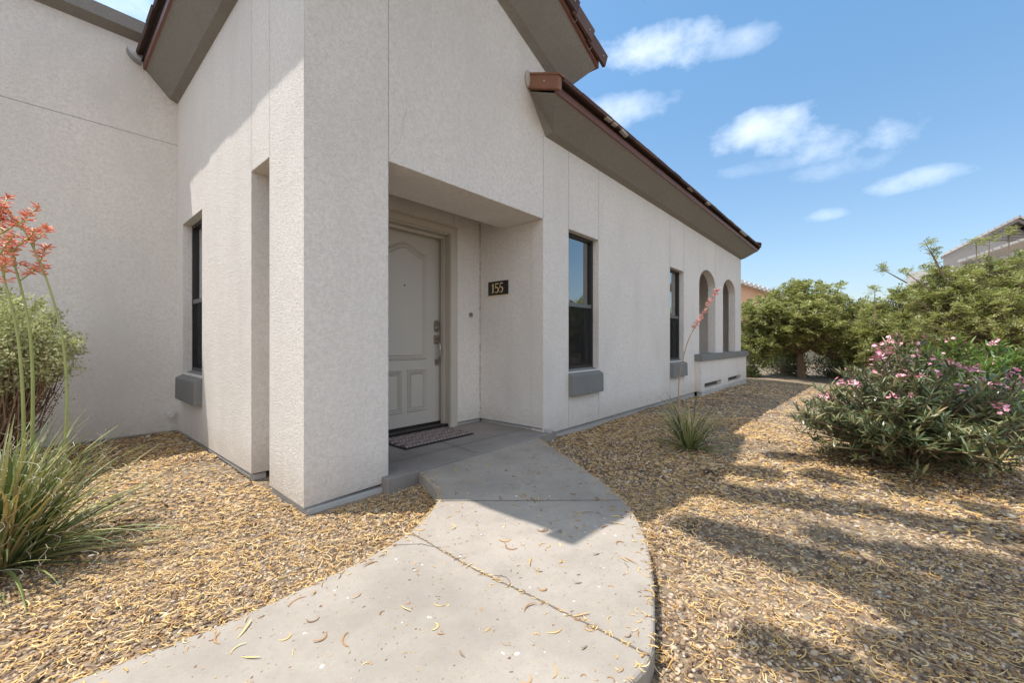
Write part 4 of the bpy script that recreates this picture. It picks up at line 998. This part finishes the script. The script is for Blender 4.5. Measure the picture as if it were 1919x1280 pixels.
# a few bare shoots with leaf rosettes standing above the tall tree
root3 = [o for o in bpy.data.objects if o.name.startswith('small_tree')][-1]
sh = MB(); tips = []
for (px, py, px2, py2) in ((1735, 455, 1790, 560), (1700, 512, 1745, 545), (1855, 450, 1852, 520), (1830, 452, 1832, 540), (1893, 436, 1888, 500), (1655, 505, 1700, 530), (1640, 545, 1640, 600), (1745, 470, 1800, 575)):
    a = wp_(px, py, 8.2); q = wp_(px2, py2, 8.2); sh.tube([q, q.lerp(a, .5), a], [.014, .011, .006], 5); tips += [a + Vector((random.uniform(-.08, .08), random.uniform(-.08, .08), random.uniform(-.06, .05))) for k in range(4)]
sh.build('shoots', MTWIG, root3); lb = LB(); T = np.array([tuple(t) for t in tips]); frond_tufts(lb, T, np.tile([0, 0, 1.], (len(T), 1)), 7, .16, 5, .045, .016, np.random.default_rng(5)); lb.build('shoot_leaves', ML_TREE, root3)

def shrub(name, label, cat, base, LBS, n, mleaf, L, W, seed, group=None, stems=14, flat=.85, top_only=False):
    rs = np.random.default_rng(seed); base = Vector(base); root = thing(name, label, cat, base, group)
    T = np.array(lobes(LBS, flat, .6)(rs, n)); T = T[T[:, 2] > base.z + .04]
    lb = LB(); C = T.mean(0)
    for k in range(11):
        P = T + rs.normal(0, L * 1.3, T.shape); P[:, 2] = np.maximum(P[:, 2], base.z + .02); Dv = unit(unit(T - C) * .6 + rs.normal(0, .7, T.shape)); Nn = unit(rs.normal(0, .6, T.shape) + [0, 0, .8]); lb.leaves(P, Dv, Nn, L * rs.uniform(.7, 1.3, len(T)), W)
    mb = MB()
    for t in T[rs.choice(len(T), min(len(T), stems * 6), replace=False)]:
        q = Vector(t); o = base + Vector((rs.normal(0, .05), rs.normal(0, .05), 0)); mb.tube([o, o.lerp(q, .45) + Vector((rs.normal(0, .04), rs.normal(0, .04), .03)), q], [.012, .008, .003], 4, False)
    mb.build('stems', MTWIG, root); lb.build('foliage', mleaf, root); return root
for (px, py, f, r, lab) in ((1470, 680, 13.0, .55, 'dark low shrub under the left side of the spreading tree'), (1560, 685, 12.8, .5, 'dark low shrub right of the bare brown trunk'), (1407, 690, 11.8, .14, 'tiny dark shrub beside the far end of the house ledge')):
    q = wp_(px, py, f); b_ = Vector((q.x, q.y, float(gz(q.x, q.y)))); shrub('low_shrub', lab, 'shrub', b_, [(q.x, q.y, b_.z + r * .7, r), (q.x + r * .5, q.y - r * .4, b_.z + r * .5, r * .7)], int(350 * (r + .4)), ML_DARK, .06, .03, int(px), 'low shrubs under the trees')
# clipped sage bush on the left
q = world(2.95, -3.85); q.z = float(gz(q.x, q.y))
sgb = thing('sage_bush', 'clipped pale green bush with brown bare underside at the left wall', 'bush', q)
rs = np.random.default_rng(41); lb = LB(); T = []
while len(T) < 2600:
    d = unit(rs.normal(0, 1, 3)); rr = .50 * (.66 + .34 * rs.random()) * (1 + .10 * sin(d[0] * 7 + 1) * cos(d[1] * 8) + .07 * sin(d[2] * 9 + d[0] * 5)); p = np.array([q.x + d[0] * rr, q.y + d[1] * rr, .80 + d[2] * rr * .74])
    if p[2] > .54 + rs.normal(0, .10): T.append(p)
for k in range(46):
    d = unit(rs.normal(0, 1, 3) + [0, 0, .9]); b_ = np.array([q.x + d[0] * .47, q.y + d[1] * .47, .80 + d[2] * .37])
    for j in range(12): T.append(b_ + (d * [.5, .5, 1]) * .013 * j)
T = np.array(T)
for k in range(9):
    P = T + rs.normal(0, .022, T.shape); lb.leaves(P, unit(rs.normal(0, .7, T.shape) + [0, 0, .7]), unit(rs.normal(0, .8, T.shape) + [0, 0, .5]), .024 * rs.uniform(.7, 1.3, len(T)), .014)
lb.build('foliage', ML_SAGE, sgb)
mb = MB(); lb2 = LB(); P2 = []
for k in range(230):
    a = rs.uniform(0, 6.28); R_ = .46 * sqrt(rs.random()); e = Vector((q.x + cos(a) * R_, q.y + sin(a) * R_, .55 + rs.uniform(-.05, .45))); m_ = q.lerp(e, .5) + Vector((cos(a) * .08 + rs.normal(0, .05), sin(a) * .08 + rs.normal(0, .05), rs.normal(0, .06)))
    mb.tube([q + Vector((cos(a) * .03, sin(a) * .03, 0)), m_, e], [.010, .005, .002], 4, False); P2 += [m_.lerp(e, rs.random()) for _ in range(34)]
mb.build('stems', MTWIG, sgb); P2 = np.array([tuple(p) for p in P2]) + rs.normal(0, .025, (len(P2), 3))
lb2.leaves(P2, unit(rs.normal(0, 1, P2.shape)), unit(rs.normal(0, 1, P2.shape)), .022, .010); lb2.build('dead_leaves', plain('dead_leaf', (.16, .085, .045), .9), sgb)

# oleanders
def oleander(label, base, R, Hh, nst, seed, mleaf, flowers, group, ex=1.0, Lf=.115, up=.35):
    rs = np.random.default_rng(seed); base = Vector(base); root = thing('oleander', label, 'oleander', base, group)
    mb = MB(); lb = LB(); tips = []; P = []; Dd = []
    for i in range(nst):
        a = rs.uniform(0, 6.28); rr = sqrt(rs.random()); b_ = base + Vector((cos(a) * .12, sin(a) * .12, 0)) * rs.random()
        top = base + Vector((cos(a) * R * rr * ex, sin(a) * R * rr, Hh * (1 - .55 * rr ** 2.2) * rs.uniform(.66, 1.08) * (1 + .10 * sin(a * 3 + seed))))
        if rs.random() < .3: top.z = base.z + rs.uniform(.08, .5) * Hh
        m_ = b_.lerp(top, .5) + Vector((-cos(a) * .05, -sin(a) * .05, .05)); mb.tube([b_, m_, top], [.010, .007, .003], 5, False); tips.append(top)
        n = int(rs.uniform(26, 44))
        for k in range(n):
            t = 1 - rs.random() ** 1.5 * .62; q = (b_.lerp(m_, t * 2) if t < .5 else m_.lerp(top, t * 2 - 1)); az = rs.uniform(0, 6.28); el = rs.uniform(-.3, .9) + (t > .9) * .3
            P.append(tuple(q)); Dd.append((cos(az) * cos(el), sin(az) * cos(el), sin(el) + up * .3))
    P = np.array(P); Dd = unit(np.array(Dd)); Nn = unit(np.cross(np.cross(Dd, [0, 0, 1.]), Dd) + rs.normal(0, .25, P.shape))
    lb.lances(P, Dd, Nn, Lf * rs.uniform(.6, 1.25, len(P)), .015 * Lf / .115 * rs.uniform(.8, 1.2, len(P)), .15)
    mb.build('stems', MTWIG, root); lb.build('foliage', mleaf, root)
    order = sorted(tips, key=lambda t: -(t.z + rs.normal(0, .22)))
    for t in order[:flowers]:
        fl = LB(); nf = rs.integers(3, 11); C = np.array(t) + np.array([0, 0, .03])
        for j in range(nf):
            c_ = C + rs.normal(0, .026, 3) * [1, 1, .6]; ax = unit(rs.normal(0, .5, 3) + [0, 0, .9]); u_ = unit(np.cross(ax, [1, .3, 0])); v_ = np.cross(ax, u_)
            ang = np.arange(5) * 2 * pi / 5 + rs.random(); Dp = unit(np.cos(ang)[:, None] * u_ + np.sin(ang)[:, None] * v_ + ax * .35)
            fl.leaves(np.tile(c_, (5, 1)), Dp, np.tile(ax, (5, 1)), .020, .016, .1)
        fl.build('flower_cluster', MPINK, root)
    return root
q = world(3.25, 3.12); q.z = float(gz(q.x, q.y))
oleander('rounded dark green oleander with pink flowers standing in the gravel', q, .74, .87, 470, 51, ML_OLE, 60, 'oleanders in the yard', 1.0, .10)
q = world(4.2, 4.75); q.z = float(gz(q.x, q.y))
oleander('brighter green oleander with few pink flowers at the right edge', q, .75, .95, 210, 52, ML_OLE2, 14, 'oleanders in the yard', 1.0, .15, 1.4)
# dark debris tuft on the gravel
q = at(1333, 890, -.095); db_ = thing('dead_tuft', 'small dark dried tuft lying flat on the gravel before the oleander', 'dead plant', (q.x, q.y, q.z))
mb = MB()
for k in range(70):
    a = random.uniform(0, 6.28); L = random.uniform(.03, .10); mb.tube([q + Vector((random.gauss(0, .03), random.gauss(0, .03), .004)), q + Vector((cos(a) * L, sin(a) * L, random.uniform(.005, .03)))], [.0025, .001], 4, False)
mb.build('dry_twigs', plain('dry_dark', (.05, .03, .02), .9), db_)

# ------------------------------------------------------------------ shade tree standing behind the camera; its pods cover the yard
def sh_pt(px, py, h):     # canopy point at height h whose shade reaches the ground seen at (px, py)
    g = at(px, py, -.1); return g + Vector((SUN.x / SUN.z, SUN.y / SUN.z, 1)) * (h + .1)
LBS = []
for (px, py, h, r) in ((1300, 985, 4.9, .09), (1345, 1000, 4.9, .13), (1410, 1020, 4.9, .14), (1445, 1032, 4.8, .13), (1520, 1055, 4.8, .14), (1605, 1080, 4.8, .15), (1685, 1110, 4.8, .17), (1755, 1160, 4.8, .15), (1790, 1205, 4.8, .13), (1820, 1250, 4.7, .13), (1880, 1200, 4.8, .13), (1560, 1265, 4.6, .09), (1850, 1110, 4.8, .14), (1480, 1040, 4.8, .13), (1560, 1068, 4.8, .16), (1650, 1090, 4.8, .17), (1720, 1130, 4.8, .17), (1800, 1165, 4.8, .15), (1560, 1010, 4.9, .09), (1690, 1040, 4.8, .12), (1800, 1060, 4.8, .15), (1900, 1080, 4.8, .18),
                       (1300, 915, 5.2, .12), (1380, 925, 5.2, .16), (1470, 935, 5.2, .16), (1560, 950, 5.2, .12), (1650, 962, 5.1, .12), (1750, 985, 5.1, .12), (1860, 1000, 5.1, .15),
                       (1420, 890, 5.3, .17), (1550, 900, 5.3, .14), (1700, 925, 5.3, .10), (1850, 960, 5.3, .10), (1900, 905, 5.5, .3), (1480, 860, 5.5, .16), (1460, 1225, 4.6, .08), (1700, 1225, 4.6, .10), (1850, 1240, 4.6, .10),
                       (1500, 778, 5.8, .14)):
    q = sh_pt(px, py, h); LBS.append((q.x, q.y, q.z, r * .85))
tb = world(-1.4, .9); tb.z = float(gz(tb.x, tb.y))
def shade_tree():
    rs = np.random.default_rng(77); root = thing('shade_tree', 'tall airy tree behind the viewpoint whose limbs reach over the yard', 'tree', tb)
    tr = MB(); br = MB(); fk = tb + Vector((0, 0, 2.3))
    tr.tube([tb - Vector((0, 0, .1)), tb + Vector((0, 0, .1)), tb + Vector((.05, .03, 1.2)), fk], [.20, .15, .12, .11], 12)
    A = np.array([l[:3] for l in LBS]); ks = A[rs.choice(len(A), 6, replace=False)]; lab = np.argmin(((A[:, None] - ks[None]) ** 2).sum(-1), 1)
    for k in range(6):
        T = A[lab == k]; c = Vector(T.mean(0)); m1 = fk.lerp(c, .45) + Vector((0, 0, .75)); e = fk.lerp(c, .85) + Vector((0, 0, .5)); tr.tube([fk - Vector((0, 0, .05)), m1, e], [.07, .045, .022], 8)
        for t in T: t = Vector(t); br.tube([e, e.lerp(t, .5) + Vector((0, 0, .08)), t], [.016, .010, .004], 5, False)
    tr.build('trunk', MBARK, root, smooth=True); br.build('branches', MTWIG, root)
    lb = LB(); tips = np.array(lobes(LBS, .5, .2)(rs, 6000)); frond_tufts(lb, tips, unit(rs.normal(0, 1, tips.shape)), 3, .09, 4, .034, .019, rs); lb.build('crown', ML_TREE, root)
shade_tree()

# ------------------------------------------------------------------ far setting
def far_house(name, label, build): 
    pass
# two-storey house far right: gable end faces the camera
fh = thing('neighbour_house', 'distant grey two storey house with white tile rake behind the tall tree', 'house', world(24, 28.5, -.2))
ax_r = RT; f0 = 24
def FH(px, py, f): return wp_(px, py, f)
mb = MB()
pk = FH(1892, 412, 24); el = FH(1752, 482, 24); er = FH(2032, 482, 24)
dF = (FW + RT * 1.25).normalized() * 9; FD = dF.normalized()
def gable(mb, inset, z0):
    a = el + (pk - el) * inset * .12; a = el + RT * .5 + Vector((0, 0, .0)); b = er - RT * .5; p = pk - Vector((0, 0, .15))
    vs = [Vector((a.x, a.y, z0)), Vector((b.x, b.y, z0)), Vector((b.x, b.y, el.z)), Vector((p.x, p.y, pk.z - .2)), Vector((a.x, a.y, el.z))]
    n = 5; mb.add(vs + [v + dF for v in vs], [(0, 1, 2, 3, 4), (9, 8, 7, 6, 5)] + [(i, (i + 1) % n, n + (i + 1) % n, n + i) for i in range(n)])
gable(mb, 0, -.3); mb.build('wall', plain('far_stucco', (.36, .34, .32), .9, 0, .08, 1), fh)
rf = MB(); MFT = plain('pale_tile', (.62, .58, .54), .8, 0, .15, 3, 6, .02)
for a, b in ((el, pk), (er, pk)):
    d = b - a; o = a - FW * .5; n = 12
    for i in range(n):
        q0 = o + d * (i / n); rf.obox(q0 + Vector((0, 0, .03)), d * (1.12 / n) + Vector((0, 0, -.03)), FD * 9.5, Vector((0, 0, .13)))
rf.build('roof', MFT, fh)
fc = MB()
for a, b in ((el, pk), (er, pk)): fc.obox(a - FW * .42 - Vector((0, 0, .20)), b - a, FW * .08, Vector((0, 0, .18)))
fc.build('fascia', plain('far_trim', (.22, .19, .17), .8), fh)
vt = MB(); 
for k in range(5):
    z = pk.z - .55 - k * .16; hw = .55 + k * .36; o = Vector((pk.x, pk.y, z)) - RT * hw - FW * .06; vt.obox(o, RT * (hw - .12), FW * .04, Vector((0, 0, .05))); vt.obox(o + RT * (hw + .12), RT * (hw - .12), FW * .04, Vector((0, 0, .05)))
vt.obox(Vector((pk.x, pk.y, pk.z - 1.25)) - RT * .1 - FW * .07, RT * .2, FW * .06, Vector((0, 0, .95)))
vt.build('gable_vent', plain('far_vent', (.20, .17, .15), .8), fh)
lr = MB(); a = FH(1795, 492, 21); b2_ = FH(1925, 448, 21); d = b2_ - a
for i in range(8): lr.obox(a + d * (i / 8), d * (1.15 / 8) + Vector((0, 0, -.02)), FD * 2.9, Vector((0, 0, .13)))
lr.build('lower_roof', MFT, fh)
lw_ = MB(); lw_.obox(Vector((a.x, a.y, -.3)) + FW * .2, RT * d.dot(RT), FW * 2.5, Vector((0, 0, a.z + .2))); lw_.build('wall', plain('far_stucco_b', (.50, .46, .42), .9), fh)
# salmon house behind the near tree
oh = thing('neighbour_house', 'distant salmon house with pale tile roof behind the low spreading tree', 'house', world(24, 13, -.2))
a = FH(1350, 556, 24); mb = MB(); mb.obox(Vector((a.x, a.y, -.3)), RT * 5.2, FW * 7, Vector((0, 0, a.z + .3))); mb.build('wall', plain('salmon_stucco', (.62, .38, .24), .9), oh)
a = FH(1335, 513, 24); b = FH(1520, 572, 24); d = b - a; rf = MB()
for i in range(22): rf.tube([a + d * (i / 22) - FW * .3, a + d * (i / 22) + FW * 8], .13, 7)
rf.build('roof', MFT, oh)
gp = MB(); p3 = FH(1335, 556, 24); gp.add([a + FW * .05 - Vector((0, 0, .05)), b + FW * .05 - Vector((0, 0, .05)), p3 + FW * .05, a + FW * 6, b + FW * 6, p3 + FW * 6], [(0, 1, 2), (5, 4, 3), (0, 3, 4, 1)]); gp.build('gable', plain('salmon_stucco_b', (.62, .38, .24), .9), oh)
# low block wall, pavement and street beyond the trees
bwl = thing('block_wall', 'long low tan block wall beyond the trees', 'wall', world(19, 14, -.2))
MB().obox(world(19, 9, -.4), RT * 34, FW * .2, Vector((0, 0, 1.55))).build('wall_face', plain('tan_block', (.47, .41, .34), .9, 0, .12, 3), bwl)
MB().obox(world(18.97, 8.95, 1.153), RT * 34.1, FW * .26, Vector((0, 0, .06))).build('wall_cap', plain('tan_cap', (.40, .35, .29), .9), bwl)
pv = MB(); pv.obox(world(15.2, 4, -.30), RT * 46, FW * 1.5, Vector((0, 0, .125))); tag(pv.build('pavement', MWALK), None, None, kind='structure')
hg = 0
for (px, f, r) in ((1430, 17, .9), (1640, 17.5, 1.0), (1700, 18, 1.1), (1585, 17.2, .8), (1780, 17, 1.1)):
    q = world(f, (px - 960) / FPX * f); b_ = Vector((q.x, q.y, -.2)); hg += 1
    shrub('background_shrub', ['bushy green shrub against the block wall, just right of the house end', 'bushy shrub against the block wall behind the gap between the trees', 'round shrub against the block wall behind the middle feathery tree', 'smaller shrub against the block wall behind the spreading tree', 'broad shrub against the block wall behind the tall tree'][hg - 1], 'shrub', b_,
          [(q.x, q.y, r * .8, r), (q.x + .8, q.y - .6, r * .6, r * .8)], 500, ML_DARK if hg % 2 else ML_TREE, .11, .055, 90 + hg, 'shrubs along the block wall', 8)
